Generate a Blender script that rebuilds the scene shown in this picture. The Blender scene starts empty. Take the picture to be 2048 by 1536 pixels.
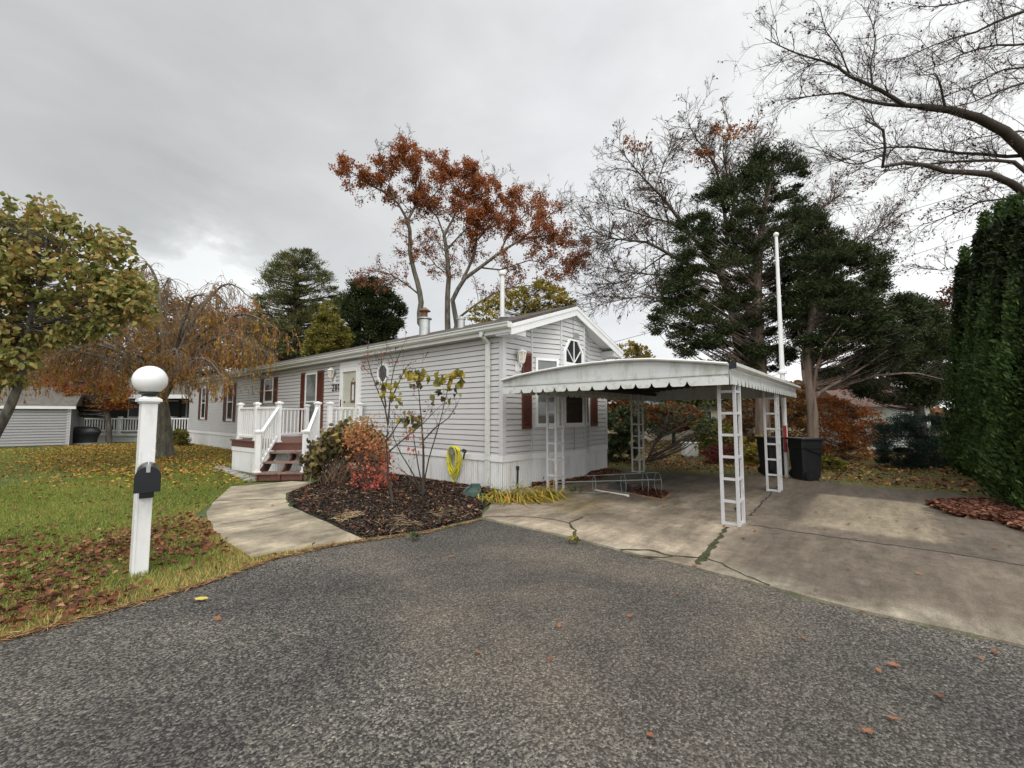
import bpy, math, random
import numpy as np
from mathutils import Vector, Matrix
rng = np.random.default_rng(7)
random.seed(7)
SC = bpy.context.scene
COL = SC.collection
PI = math.pi
# ------------------------------------------------------------------ camera model (world metres, house corner at the origin)
FPX, PITCH, YAW = 856.8, 0.0713, 0.7030
CAM = np.array([-6.548, -5.797, 1.55])
FW = np.array([math.cos(YAW) * math.cos(PITCH), math.sin(YAW) * math.cos(PITCH), math.sin(PITCH)])
RT = np.array([math.sin(YAW), -math.cos(YAW), 0.0])
UP = np.cross(RT, FW)
def ray(u, v): return FW + RT * (u - 1024) / FPX - UP * (v - 768) / FPX
def gz(u, v, z=0.0):
    d = ray(u, v); return CAM + d * (z - CAM[2]) / d[2]
def onx(u, v, x):
    d = ray(u, v); return CAM + d * (x - CAM[0]) / d[0]
def ony(u, v, y):
    d = ray(u, v); return CAM + d * (y - CAM[1]) / d[1]
def pd(u, v, D): return CAM + D * ray(u, v)
def depth(P): return float((np.asarray(P, float) - CAM) @ FW)
def proj(P):
    d = np.asarray(P, float) - CAM; z = d @ FW
    return np.stack([1024 + FPX * (d @ RT) / z, 768 - FPX * (d @ UP) / z], -1)
# ------------------------------------------------------------------ materials
def newmat(name):
    m = bpy.data.materials.new(name); m.use_nodes = True
    nt = m.node_tree; nt.nodes.clear()
    out = nt.nodes.new('ShaderNodeOutputMaterial'); b = nt.nodes.new('ShaderNodeBsdfPrincipled')
    nt.links.new(b.outputs[0], out.inputs[0])
    return m, nt, b, out
def node(nt, t, **kw):
    n = nt.nodes.new(t)
    for k, v in kw.items():
        if k in n.inputs: n.inputs[k].default_value = v
        else: setattr(n, k, v)
    return n
def coords(nt, scale=(1, 1, 1)):
    tc = node(nt, 'ShaderNodeNewGeometry')
    mp = node(nt, 'ShaderNodeMapping'); mp.inputs['Scale'].default_value = scale
    nt.links.new(tc.outputs['Position'], mp.inputs['Vector']); return mp.outputs[0]
def noise(nt, vec, scale, detail=4, rough=.6, dist=0):
    n = node(nt, 'ShaderNodeTexNoise'); n.inputs['Scale'].default_value = scale; n.inputs['Detail'].default_value = detail
    n.inputs['Roughness'].default_value = rough; n.inputs['Distortion'].default_value = dist
    nt.links.new(vec, n.inputs['Vector']); return n.outputs['Fac']
def ramp(nt, fac, stops, interp='LINEAR'):
    r = node(nt, 'ShaderNodeValToRGB'); r.color_ramp.interpolation = interp
    el = r.color_ramp.elements
    while len(el) > 1: el.remove(el[-1])
    for i, (p, c) in enumerate(stops):
        e = el[0] if i == 0 else el.new(p)
        e.position = p; e.color = (*c, 1) if len(c) == 3 else (c[0], c[0], c[0], 1)
    nt.links.new(fac, r.inputs[0]); return r.outputs[0]
def mixc(nt, fac, a, b, mode='MIX'):
    n = node(nt, 'ShaderNodeMix', data_type='RGBA', blend_type=mode)
    for s, x in ((0, fac), (6, a), (7, b)):
        if hasattr(x, 'is_linked') or hasattr(x, 'links'): nt.links.new(x, n.inputs[s])
        elif s == 0: n.inputs[0].default_value = x
        else: n.inputs[s].default_value = (*x, 1)
    return n.outputs[2]
def mth(nt, op, a, b=None, clamp=False):
    n = node(nt, 'ShaderNodeMath', operation=op, use_clamp=clamp)
    for i, x in enumerate((a, b)):
        if x is None: continue
        if hasattr(x, 'links'): nt.links.new(x, n.inputs[i])
        else: n.inputs[i].default_value = x
    return n.outputs[0]
def bump(nt, b, h, strength, dist=.01):
    n = node(nt, 'ShaderNodeBump'); n.inputs['Strength'].default_value = strength; n.inputs['Distance'].default_value = dist
    nt.links.new(h, n.inputs['Height']); nt.links.new(n.outputs[0], b.inputs['Normal'])
def sc(c, k): return tuple(min(1, x * k) for x in c)
def M(name, c, rough=.6, amt=.12, scale=3, stretch=(1, 1, 1), bmp=0, bscale=60, metal=0, spec=.4, dirt=None, dscale=2.0, dth=(.5, .7), dstretch=(1, 1, 1)):
    m, nt, b, out = newmat(name)
    v = coords(nt, stretch)
    col = ramp(nt, noise(nt, v, scale, 5), [(.3, sc(c, 1 - amt)), (.7, sc(c, 1 + amt))])
    if dirt:
        f = ramp(nt, noise(nt, coords(nt, dstretch), dscale, 6, .7), [(dth[0], (0, 0, 0)), (dth[1], (1, 1, 1))])
        col = mixc(nt, f, col, dirt)
    nt.links.new(col, b.inputs['Base Color'])
    b.inputs['Roughness'].default_value = rough; b.inputs['Metallic'].default_value = metal
    b.inputs['Specular IOR Level'].default_value = spec
    if bmp: bump(nt, b, noise(nt, v, bscale, 3), bmp)
    return m
def LEAF(name, stops, trans=.3, rough=.6):
    m, nt, b, out = newmat(name)
    a = node(nt, 'ShaderNodeAttribute', attribute_name='rnd')
    col = ramp(nt, a.outputs['Fac'], stops)
    nt.links.new(col, b.inputs['Base Color']); b.inputs['Roughness'].default_value = rough
    b.inputs['Specular IOR Level'].default_value = .25
    t = node(nt, 'ShaderNodeBsdfTranslucent'); nt.links.new(col, t.inputs['Color'])
    mx = node(nt, 'ShaderNodeMixShader'); mx.inputs[0].default_value = trans
    nt.links.new(b.outputs[0], mx.inputs[1]); nt.links.new(t.outputs[0], mx.inputs[2]); nt.links.new(mx.outputs[0], out.inputs[0])
    return m
def GLASS(name, tint=(.9, .92, .92), refl=.16):
    m, nt, b, out = newmat(name); nt.nodes.remove(b)
    t = node(nt, 'ShaderNodeBsdfTransparent'); t.inputs[0].default_value = (*tint, 1)
    g = node(nt, 'ShaderNodeBsdfGlossy'); g.inputs['Roughness'].default_value = .04; g.inputs[0].default_value = (1, 1, 1, 1)
    lw = node(nt, 'ShaderNodeLayerWeight'); lw.inputs[0].default_value = .5
    f = mth(nt, 'ADD', mth(nt, 'MULTIPLY', mth(nt, 'POWER', lw.outputs['Facing'], 3.5), .55), .05 + refl, True)
    mx = node(nt, 'ShaderNodeMixShader'); nt.links.new(f, mx.inputs[0])
    nt.links.new(t.outputs[0], mx.inputs[1]); nt.links.new(g.outputs[0], mx.inputs[2]); nt.links.new(mx.outputs[0], out.inputs[0])
    return m
MT = {}
MT['siding'] = M('vinyl_siding', (.56, .548, .545), .5, .04, 1.2, dirt=(.48, .47, .42), dscale=1.3, dth=(.58, .85), dstretch=(1, .4, 2))
MT['trim'] = M('white_trim', (.76, .76, .75), .45, .05, 2, dirt=(.55, .55, .48), dscale=2.5, dth=(.6, .85))
MT['post_grey'] = M('grey_corner_trim', (.56, .56, .57), .45, .04, 2)
MT['skirt'] = M('vinyl_skirting', (.68, .68, .67), .5, .06, 2, dirt=(.42, .38, .30), dscale=3.2, dth=(.52, .8), dstretch=(2.2, 2.2, .25))
MT['white'] = M('white_vinyl', (.80, .80, .79), .35, .04, 4, dirt=(.55, .54, .46), dscale=5, dth=(.55, .85), dstretch=(1, 1, .5))
MT['shutter'] = M('maroon_shutter', (.125, .042, .027), .45, .1, 6)
MT['shingle'] = M('asphalt_shingle', (.075, .062, .055), .9, .35, 9, (1, 3, 1), .5, 80)
MT['deck'] = M('stained_decking', (.12, .050, .037), .5, .3, 4, (1, 6, 6), .15, 40)
MT['tread'] = M('worn_tread', (.22, .15, .12), .55, .3, 6, (3, 3, 3), .15, 40, dirt=(.12, .05, .035), dscale=3)
MT['carport'] = M('painted_aluminium', (.60, .61, .60), .4, .08, 1.5, dirt=(.36, .38, .31), dscale=6, dth=(.47, .74), dstretch=(1, 1, .35))
MT['valance'] = M('mildewed_aluminium', (.66, .67, .65), .4, .06, 2, dirt=(.33, .36, .27), dscale=9, dth=(.52, .7))
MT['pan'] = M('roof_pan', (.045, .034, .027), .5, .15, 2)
MT['lattice'] = M('post_paint', (.52, .52, .53), .45, .08, 4, dirt=(.32, .31, .27), dscale=5, dth=(.58, .8))
MT['gutter'] = M('gutter_paint', (.63, .64, .60), .35, .05, 2, dirt=(.40, .41, .32), dscale=2, dth=(.55, .8), dstretch=(1, 1, 4))
MT['galv'] = M('galvanised_steel', (.52, .53, .52), .35, .12, 6, metal=.7, dirt=(.22, .13, .07), dscale=3, dth=(.6, .75))
MT['rust'] = M('rusty_steel', (.17, .09, .055), .8, .3, 14)
MT['pvcpipe'] = M('white_pipe', (.74, .73, .71), .4, .08, 3)
MT['black'] = M('black_metal', (.014, .015, .018), .35, .15, 5)
MT['blackplast'] = M('black_plastic', (.016, .017, .019), .45, .2, 3, bmp=.05, bscale=90)
MT['globe'] = M('opal_globe', (.84, .84, .83), .12, .02, 2, spec=.6)
MT['yellow'] = M('yellow_hose', (.66, .60, .03), .4, .1, 8)
MT['dark'] = M('dark_interior', (.02, .02, .021), .8, .2, 2)
MT['blind'] = M('window_blind', (.17, .17, .165), .7, .15, 2)
MT['door'] = M('cream_door', (.62, .60, .52), .5, .03, 2)
MT['netting'] = M('window_netting', (.05, .055, .06), .5, .2, 8)
MT['screenp'] = M('wet_screen', (.10, .11, .12), .2, .25, 3)
MT['wood'] = M('frame_wood', (.30, .17, .09), .6, .25, 6)
MT['green_tray'] = M('green_plastic', (.055, .10, .085), .5, .15, 4)
MT['wire'] = M('wire', (.22, .25, .25), .5, .1, 4)
MT['cable'] = M('cable', (.05, .05, .055), .6, .1, 3)
MT['red'] = M('red_reflector', (.32, .025, .02), .4, .1, 6)
MT['bark_grey'] = M('grey_bark', (.12, .105, .088), .9, .4, 7, (1, 1, .35), .9, 25, dirt=(.055, .048, .04), dscale=12, dth=(.45, .65), dstretch=(1, 1, .25))
MT['bark_olive'] = M('oak_bark', (.15, .135, .105), .9, .45, 7, (1, 1, .35), 1, 18, dirt=(.065, .058, .045), dscale=9, dth=(.45, .65), dstretch=(1, 1, .3))
MT['bark_dark'] = M('dark_bark', (.06, .048, .04), .9, .3, 6, (1, 1, .4), .6, 20)
MT['bark_cedar'] = M('cedar_bark', (.22, .165, .13), .9, .45, 9, (1, 1, .12), 1, 16, dirt=(.085, .06, .048), dscale=16, dth=(.52, .70), dstretch=(1, 1, .07))
MT['twig_pale'] = M('weeping_twig', (.19, .13, .085), .9, .3, 5)
MT['twig'] = M('twig', (.095, .07, .052), .9, .25, 5)
MT['stone'] = M('edging_stone', (.26, .25, .23), .9, .3, 9, bmp=.5, bscale=30)
MT['pale_wall'] = M('pale_house_siding', (.62, .56, .46), .7, .08, 1)
MT['nsiding'] = M('neighbour_siding', (.29, .285, .285), .6, .05, 1.5)
MT['blue_roof'] = M('blue_grey_shingle', (.15, .16, .19), .9, .2, 5)
MT['brown_roof'] = M('brown_shingle', (.20, .13, .105), .9, .2, 5)
MT['grey_roof'] = M('weathered_shingle', (.115, .105, .09), .9, .25, 5)
MT['amber'] = M('lamp_glass', (.62, .56, .44), .15, .2, 9, spec=.6)
MT['glass'] = GLASS('window_glass', (.9, .92, .92), .0)
MT['doorglass'] = GLASS('door_glass', (.93, .95, .93), .0)
G0, G1, G2 = (.030, .055, .012), (.070, .115, .022), (.13, .16, .04)
MT['grass'] = LEAF('grass_blades', [(0, (.085, .135, .022)), (.3, (.185, .245, .042)), (.55, (.31, .335, .08)), (.7, (.40, .34, .095)), (.85, (.48, .35, .11)), (1, (.55, .40, .15))], .25)
MT['l_oak'] = LEAF('rust_oak_leaves', [(0, (.16, .04, .018)), (.4, (.31, .085, .028)), (.75, (.42, .14, .04)), (1, (.46, .22, .06))])
MT['l_sparse'] = LEAF('last_oak_leaves', [(0, (.05, .026, .02)), (.6, (.13, .06, .04)), (1, (.30, .09, .035))])
MT['l_cedar'] = LEAF('cedar_sprays', [(0, (.015, .023, .009)), (.45, (.034, .05, .016)), (.88, (.075, .09, .028)), (1, (.15, .115, .045))], .15)
MT['l_arb'] = LEAF('arborvitae_sprays', [(0, (.018, .036, .009)), (.5, (.045, .083, .017)), (.9, (.11, .155, .034)), (1, (.2, .14, .06))], .2)
MT['l_spruce'] = LEAF('spruce_needles', [(0, (.04, .052, .018)), (.5, (.10, .115, .036)), (.85, (.20, .19, .065)), (1, (.30, .20, .07))], .2)
MT['l_blue'] = LEAF('blue_spruce_needles', [(0, (.016, .03, .024)), (.6, (.035, .06, .045)), (1, (.08, .11, .075))], .15)
MT['l_big'] = LEAF('olive_broad_leaves', [(0, (.08, .10, .022)), (.3, (.19, .20, .05)), (.55, (.34, .32, .11)), (.75, (.40, .26, .08)), (1, (.28, .13, .045))], .3)
MT['l_weep'] = LEAF('amber_leaves', [(0, (.20, .11, .03)), (.4, (.38, .20, .035)), (.8, (.54, .31, .045)), (1, (.48, .17, .035))], .35)
MT['l_brown'] = LEAF('brown_autumn_leaves', [(0, (.09, .05, .025)), (.4, (.20, .10, .04)), (.75, (.33, .17, .05)), (1, (.30, .22, .07))])
MT['l_orange'] = LEAF('orange_autumn_leaves', [(0, (.18, .05, .02)), (.5, (.34, .11, .03)), (.85, (.42, .18, .04)), (1, (.3, .2, .05))])
MT['l_red'] = LEAF('red_maple_leaves', [(0, (.20, .025, .02)), (.5, (.36, .06, .035)), (1, (.48, .14, .05))])
MT['l_crim'] = LEAF('crimson_leaves', [(0, (.08, .012, .015)), (.5, (.16, .025, .025)), (1, (.26, .06, .04))])
MT['l_coral'] = LEAF('coral_leaves', [(0, (.48, .10, .09)), (.4, (.56, .17, .11)), (.75, (.56, .24, .11)), (1, (.42, .24, .09))], .35)
MT['l_yel'] = LEAF('yellow_leaves', [(0, (.12, .13, .025)), (.4, (.28, .23, .04)), (.8, (.46, .34, .05)), (1, (.40, .20, .04))], .35)
MT['l_yg'] = LEAF('yellow_green_leaves', [(0, (.07, .08, .02)), (.5, (.19, .18, .04)), (1, (.34, .27, .05))], .3)
MT['l_green'] = LEAF('dull_green_leaves', [(0, (.028, .045, .017)), (.5, (.065, .09, .035)), (1, (.14, .16, .07))], .25)
MT['l_hyd'] = LEAF('wilted_hydrangea_leaves', [(0, (.05, .04, .022)), (.35, (.10, .09, .035)), (.65, (.17, .11, .07)), (.9, (.20, .18, .05)), (1, (.3, .24, .06))], .25)
MT['l_twoil'] = LEAF('sapling_leaves', [(0, (.07, .06, .025)), (.4, (.15, .16, .04)), (.7, (.40, .34, .06)), (1, (.5, .36, .05))], .35)
MT['l_litter'] = LEAF('fallen_leaves', [(0, (.08, .032, .02)), (.3, (.17, .06, .032)), (.52, (.28, .11, .05)), (.66, (.42, .27, .15)), (.75, (.40, .22, .045)), (1, (.60, .37, .06))], .15)
MT['l_dry'] = LEAF('dry_leaves', [(0, (.06, .024, .016)), (.5, (.15, .055, .032)), (1, (.30, .15, .085))], .1)
MT['straw'] = LEAF('dry_stalks', [(0, (.16, .09, .045)), (.5, (.38, .28, .16)), (1, (.58, .46, .28))], .1)
MT['chips'] = LEAF('mulch_chips', [(0, (.018, .012, .009)), (.55, (.05, .032, .022)), (.85, (.10, .062, .042)), (1, (.30, .21, .13))], .05)
MT['lily'] = LEAF('fading_strap_leaves', [(0, (.12, .16, .03)), (.35, (.34, .32, .06)), (.7, (.58, .42, .07)), (1, (.55, .30, .06))], .3)
MT['debris'] = LEAF('needle_debris', [(0, (.16, .08, .035)), (.5, (.32, .17, .07)), (1, (.5, .36, .2))], .1)
# ------------------------------------------------------------------ object helpers
def props(o, label=None, cat=None, group=None, kind=None):
    for k, v in (('label', label), ('category', cat), ('group', group), ('kind', kind)):
        if v: o[k] = v
    return o
def thing(name, label, cat, loc=(0, 0, 0), group=None):
    o = bpy.data.objects.new(name, None); COL.objects.link(o); o.location = tuple(float(x) for x in loc); o.empty_display_size = .2
    return props(o, label, cat, group)
def origin(p):
    v = Vector((0, 0, 0))
    while p is not None: v += p.location; p = p.parent
    return np.array(v)
def link(name, me, parent=None):
    o = bpy.data.objects.new(name, me); COL.objects.link(o); o.parent = parent; return o
def mesh_np(name, V, faces_idx, k, mat, parent=None, rnd=None, smooth=False):
    """V (n,3) world; faces_idx (m,k)"""
    V = np.asarray(V, float) - origin(parent)
    me = bpy.data.meshes.new(name); n = len(V); m = len(faces_idx)
    me.vertices.add(n); me.vertices.foreach_set('co', V.astype(np.float32).ravel())
    me.loops.add(m * k); me.loops.foreach_set('vertex_index', np.asarray(faces_idx, np.int32).ravel())
    me.polygons.add(m); me.polygons.foreach_set('loop_start', np.arange(0, m * k, k, dtype=np.int32))
    if smooth: me.polygons.foreach_set('use_smooth', np.ones(m, dtype=bool))
    me.update(calc_edges=True)
    if rnd is not None:
        a = me.attributes.new('rnd', 'FLOAT', 'FACE'); a.data.foreach_set('value', np.asarray(rnd, np.float32))
    me.materials.append(mat)
    return link(name, me, parent)
class MB:
    def __init__(s): s.v = []; s.f = []
    def add(s, vs, fs):
        n = len(s.v); s.v += [tuple(map(float, p)) for p in vs]; s.f += [tuple(i + n for i in f) for f in fs]; return s
    def box(s, a, b):
        (x0, y0, z0), (x1, y1, z1) = a, b
        return s.add([(x0, y0, z0), (x1, y0, z0), (x1, y1, z0), (x0, y1, z0), (x0, y0, z1), (x1, y0, z1), (x1, y1, z1), (x0, y1, z1)],
                     [(0, 3, 2, 1), (4, 5, 6, 7), (0, 1, 5, 4), (1, 2, 6, 5), (2, 3, 7, 6), (3, 0, 4, 7)])
    def fbox(s, F, a0, a1, b0, b1, c0, c1):
        P = [F(a, b, c) for c in (c0, c1) for b in (b0, b1) for a in (a0, a1)]
        return s.add(P, [(0, 2, 3, 1), (4, 5, 7, 6), (0, 1, 5, 4), (2, 6, 7, 3), (0, 4, 6, 2), (1, 3, 7, 5)])
    def prism(s, poly, ext):
        """polygon (list of 3-D points) swept by vector ext"""
        n = len(poly); P = [np.array(p, float) for p in poly]; e = np.array(ext, float)
        return s.add(P + [p + e for p in P], [tuple(range(n))[::-1], tuple(range(n, 2 * n))] + [(i, (i + 1) % n, n + (i + 1) % n, n + i) for i in range(n)])
    def bar(s, p, q, w, h, up=(0, 0, 1)):
        p = np.array(p, float); q = np.array(q, float); d = q - p; d /= np.linalg.norm(d)
        sd = np.cross(d, up); sd = sd / (np.linalg.norm(sd) + 1e-9); u = np.cross(sd, d)
        c = [(-w / 2, -h / 2), (w / 2, -h / 2), (w / 2, h / 2), (-w / 2, h / 2)]
        return s.prism([p + sd * a + u * b for a, b in c], q - p)
    def tube(s, pts, r, n=8, cap=True):
        pts = [np.array(p, float) for p in pts]; k = len(pts)
        r = [r] * k if np.isscalar(r) else r
        rings = []; ref = np.array((0, 0, 1.0))
        for i in range(k):
            t = pts[min(i + 1, k - 1)] - pts[max(i - 1, 0)]; t /= np.linalg.norm(t) + 1e-9
            a = np.cross(t, ref if abs(t @ ref) < .95 else np.array((1.0, 0, 0)))
            if i and np.linalg.norm(a) > 0 and (a @ rings[-1][1]) < 0: a = -a
            a /= np.linalg.norm(a) + 1e-9; b = np.cross(t, a); rings.append((b, a))
        V = []
        for i in range(k):
            b, a = rings[i]
            V += [pts[i] + r[i] * (a * math.cos(2 * PI * j / n) + b * math.sin(2 * PI * j / n)) for j in range(n)]
        Fs = [(i * n + j, i * n + (j + 1) % n, (i + 1) * n + (j + 1) % n, (i + 1) * n + j) for i in range(k - 1) for j in range(n)]
        if cap: Fs += [tuple(range(n))[::-1], tuple(range((k - 1) * n, k * n))]
        return s.add(V, Fs)
    def lathe(s, c, prof, n=20, xs=1, ys=1):
        V = [(c[0] + xs * r * math.cos(2 * PI * j / n), c[1] + ys * r * math.sin(2 * PI * j / n), c[2] + z) for r, z in prof for j in range(n)]
        k = len(prof)
        Fs = [(i * n + j, i * n + (j + 1) % n, (i + 1) * n + (j + 1) % n, (i + 1) * n + j) for i in range(k - 1) for j in range(n)]
        return s.add(V, Fs + [tuple(range(n))[::-1], tuple(range((k - 1) * n, k * n))])
    def build(s, name, mat, parent=None, smooth=False, bevel=0):
        o0 = origin(parent)
        me = bpy.data.meshes.new(name); me.from_pydata([tuple(np.array(v) - o0) for v in s.v], [], s.f); me.update()
        if smooth:
            me.polygons.foreach_set('use_smooth', np.ones(len(me.polygons), dtype=bool))
            try: me.set_sharp_from_angle(angle=math.radians(40))
            except Exception: pass
        me.materials.append(mat); o = link(name, me, parent)
        if bevel:
            b = o.modifiers.new('bevel', 'BEVEL'); b.width = bevel; b.segments = 2; b.limit_method = 'ANGLE'
        return o
def copy_tree(o, parent=None):
    c = o.copy(); COL.objects.link(c); c.parent = parent
    for ch in list(o.children): copy_tree(ch, c)
    return c
def frame(o, r, n):
    o, r, n = (np.array(x, float) for x in (o, r, n))
    return lambda a, b, c: o + r * a + np.array((0, 0, 1.0)) * b + n * c
def unit(v): return v / (np.linalg.norm(v, axis=-1, keepdims=True) + 1e-9)
def rand_dirs(n): return unit(rng.normal(size=(n, 3)))
def leafmesh(name, P, size, mat, parent=None, aspect=.6, D=None, N=None, fold=.12, rnd=None, full=False):
    n = len(P); P = np.asarray(P, float)
    D = rand_dirs(n) if D is None else unit(D)
    N = rand_dirs(n) if N is None else N
    W = unit(np.cross(D, N)); N = np.cross(W, D)
    s = np.broadcast_to(np.asarray(size, float), (n,))[:, None]
    if full:   # rounded blade folded along its midrib, tip curling over
        w = s * aspect / 2; cu = (.05 + .22 * rng.random((n, 1))) * s
        V = np.stack([P - D * s / 2, P + W * w * .92 + N * s * fold - D * s * .18, P + W * w * .78 + N * s * fold * .8 + D * s * .2 - N * cu * .3, P + D * s / 2 - N * cu, P - W * w * .78 + N * s * fold * .8 + D * s * .2 - N * cu * .3, P - W * w * .92 + N * s * fold - D * s * .18], 1).reshape(-1, 3)
        i6 = np.arange(n)[:, None] * 6; F = np.stack([i6 + np.array([[0, 1, 2, 3]]), i6 + np.array([[0, 3, 4, 5]])], 1).reshape(-1, 4)
        return mesh_np(name, V, F, 4, mat, parent, np.repeat(rng.random(n) if rnd is None else rnd, 2))
    V = np.stack([P - D * s / 2, P + W * s * aspect / 2 + N * s * fold - D * s * .05, P + D * s / 2, P - W * s * aspect / 2 + N * s * fold - D * s * .05], 1).reshape(-1, 3)
    F = np.arange(4 * n).reshape(n, 4)
    return mesh_np(name, V, F, 4, mat, parent, rng.random(n) if rnd is None else rnd)
def tubes_mesh(name, groups, mat, parent=None):
    """groups: list of (pts (m,k,3), rad (m,k), sides)"""
    Vs, Fs, off = [], [], 0
    for pts, rad, sides in groups:
        m, k, _ = pts.shape
        if m == 0: continue
        T = np.empty_like(pts); T[:, 1:-1] = pts[:, 2:] - pts[:, :-2]; T[:, 0] = pts[:, 1] - pts[:, 0]; T[:, -1] = pts[:, -1] - pts[:, -2]
        T = unit(T); mean = unit(pts[:, -1] - pts[:, 0])
        ref = np.where(np.abs(mean[:, 2:3]) > .7, np.array([[1.0, 0.2, 0]]), np.array([[0, 0, 1.0]]))[:, None, :]
        A = unit(np.cross(T, np.broadcast_to(ref, T.shape))); B = np.cross(T, A)
        an = np.arange(sides) * 2 * PI / sides
        ring = pts[:, :, None, :] + rad[:, :, None, None] * (A[:, :, None, :] * np.cos(an)[None, None, :, None] + B[:, :, None, :] * np.sin(an)[None, None, :, None])
        Vs.append(ring.reshape(-1, 3))
        base = (np.arange(m)[:, None, None] * k + np.arange(k - 1)[None, :, None]) * sides
        j = np.arange(sides)[None, None, :]; j2 = (j + 1) % sides
        f = np.stack([base + j, base + j2, base + sides + j2, base + sides + j], -1).reshape(-1, 4) + off
        Fs.append(f); off += m * k * sides
    return mesh_np(name, np.concatenate(Vs), np.concatenate(Fs), 4, mat, parent, smooth=True)
def grow(start, dirs, L, r, segs=5, wig=.2, grav=0.0, tip=.35):
    m = len(start); pts = np.empty((m, segs + 1, 3)); pts[:, 0] = start; d = unit(dirs)
    for i in range(segs):
        d = unit(d + rng.normal(size=(m, 3)) * wig + np.array([0, 0, grav]))
        pts[:, i + 1] = pts[:, i] + d * (L / segs)[:, None]
    rad = r[:, None] * np.linspace(1, tip, segs + 1)[None, :]
    return pts, rad
def spawn(pts, rad, count, f0=.15, f1=1.0, ang=(25, 60), lratio=(.3, .6), rratio=.6, updir=None, flat=0):
    m, k, _ = pts.shape
    f = (f0 + (f1 - f0) * rng.random((m, count))) * (k - 1); f = np.minimum(f, k - 1.001); i = f.astype(int); t = (f - i)[..., None]
    ar = np.arange(m)[:, None]
    P = pts[ar, i] * (1 - t) + pts[ar, i + 1] * t
    d = unit(pts[ar, i + 1] - pts[ar, i]); rr = rad[ar, i] * (1 - t[..., 0]) + rad[ar, i + 1] * t[..., 0]
    q = rng.normal(size=d.shape); q[..., 2] *= (1 - flat); q = unit(q - d * (q * d).sum(-1, keepdims=True))
    a = np.radians(ang[0] + (ang[1] - ang[0]) * rng.random((m, count)))[..., None]
    nd = d * np.cos(a) + q * np.sin(a)
    if updir is not None: nd = unit(nd + np.array(updir))
    Lp = np.linalg.norm(np.diff(pts, axis=1), axis=-1).sum(1)
    L = Lp[:, None] * (lratio[0] + (lratio[1] - lratio[0]) * rng.random((m, count))) * (1.15 - .55 * f / (k - 1))
    return P.reshape(-1, 3), nd.reshape(-1, 3), L.ravel(), (rr * rratio).ravel()
def limb(path, D, r0, r1, n=10, jit=.0, p=1.0):
    """pixel polyline at depth D (number or (start,end)) -> smooth 3-D limb with n points"""
    path = np.array(path, float); seg = np.r_[0, np.cumsum(np.linalg.norm(np.diff(path, axis=0), axis=1))]; seg /= seg[-1]
    t = np.linspace(0, 1, n); u = np.interp(t, seg, path[:, 0]); v = np.interp(t, seg, path[:, 1])
    D0, D1 = (D, D) if np.isscalar(D) else D
    dd = D0 + (D1 - D0) * t + rng.normal(size=n).cumsum() * jit * .3
    pts = np.array([pd(a, b, c) for a, b, c in zip(u, v, dd)])
    return pts, r0 + (r1 - r0) * t ** p
def in_poly(poly, q):
    poly = np.asarray(poly, float); x, y = q[:, 0], q[:, 1]; c = np.zeros(len(q), bool); j = len(poly) - 1
    for i in range(len(poly)):
        xi, yi = poly[i]; xj, yj = poly[j]
        c ^= ((yi > y) != (yj > y)) & (x < (xj - xi) * (y - yi) / (yj - yi + 1e-9) + xi); j = i
    return c
def edge_dist(poly, q):
    poly = np.asarray(poly, float); best = np.full(len(q), 1e9)
    for i in range(len(poly)):
        a, b = poly[i], poly[(i + 1) % len(poly)]; ab = b - a
        t = np.clip(((q - a) @ ab) / (ab @ ab + 1e-9), 0, 1); best = np.minimum(best, np.linalg.norm(q - a - t[:, None] * ab, axis=1))
    return best
def crown_points(poly, D, n, thick=.9, edge=0, gap=0.0):
    """clump centres filling the volume whose outline, seen from the road, is poly; depth swells towards its middle"""
    poly = np.asarray(poly, float); lo, hi = poly.min(0), poly.max(0); out = []
    while len(out) < n:
        q = lo + (hi - lo) * rng.random((n * 3, 2)); q = q[in_poly(poly, q)]
        e = edge_dist(poly, q); q = q[e > edge]; e = e[e > edge]
        dz = np.sqrt(np.minimum(e, 60) * 60) * thick * D / FPX * (rng.random(len(q)) * 2 - 1)
        out += [pd(a, b, D + z) for (a, b), z in zip(q, dz)]
    return np.array(out[:n])
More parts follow.
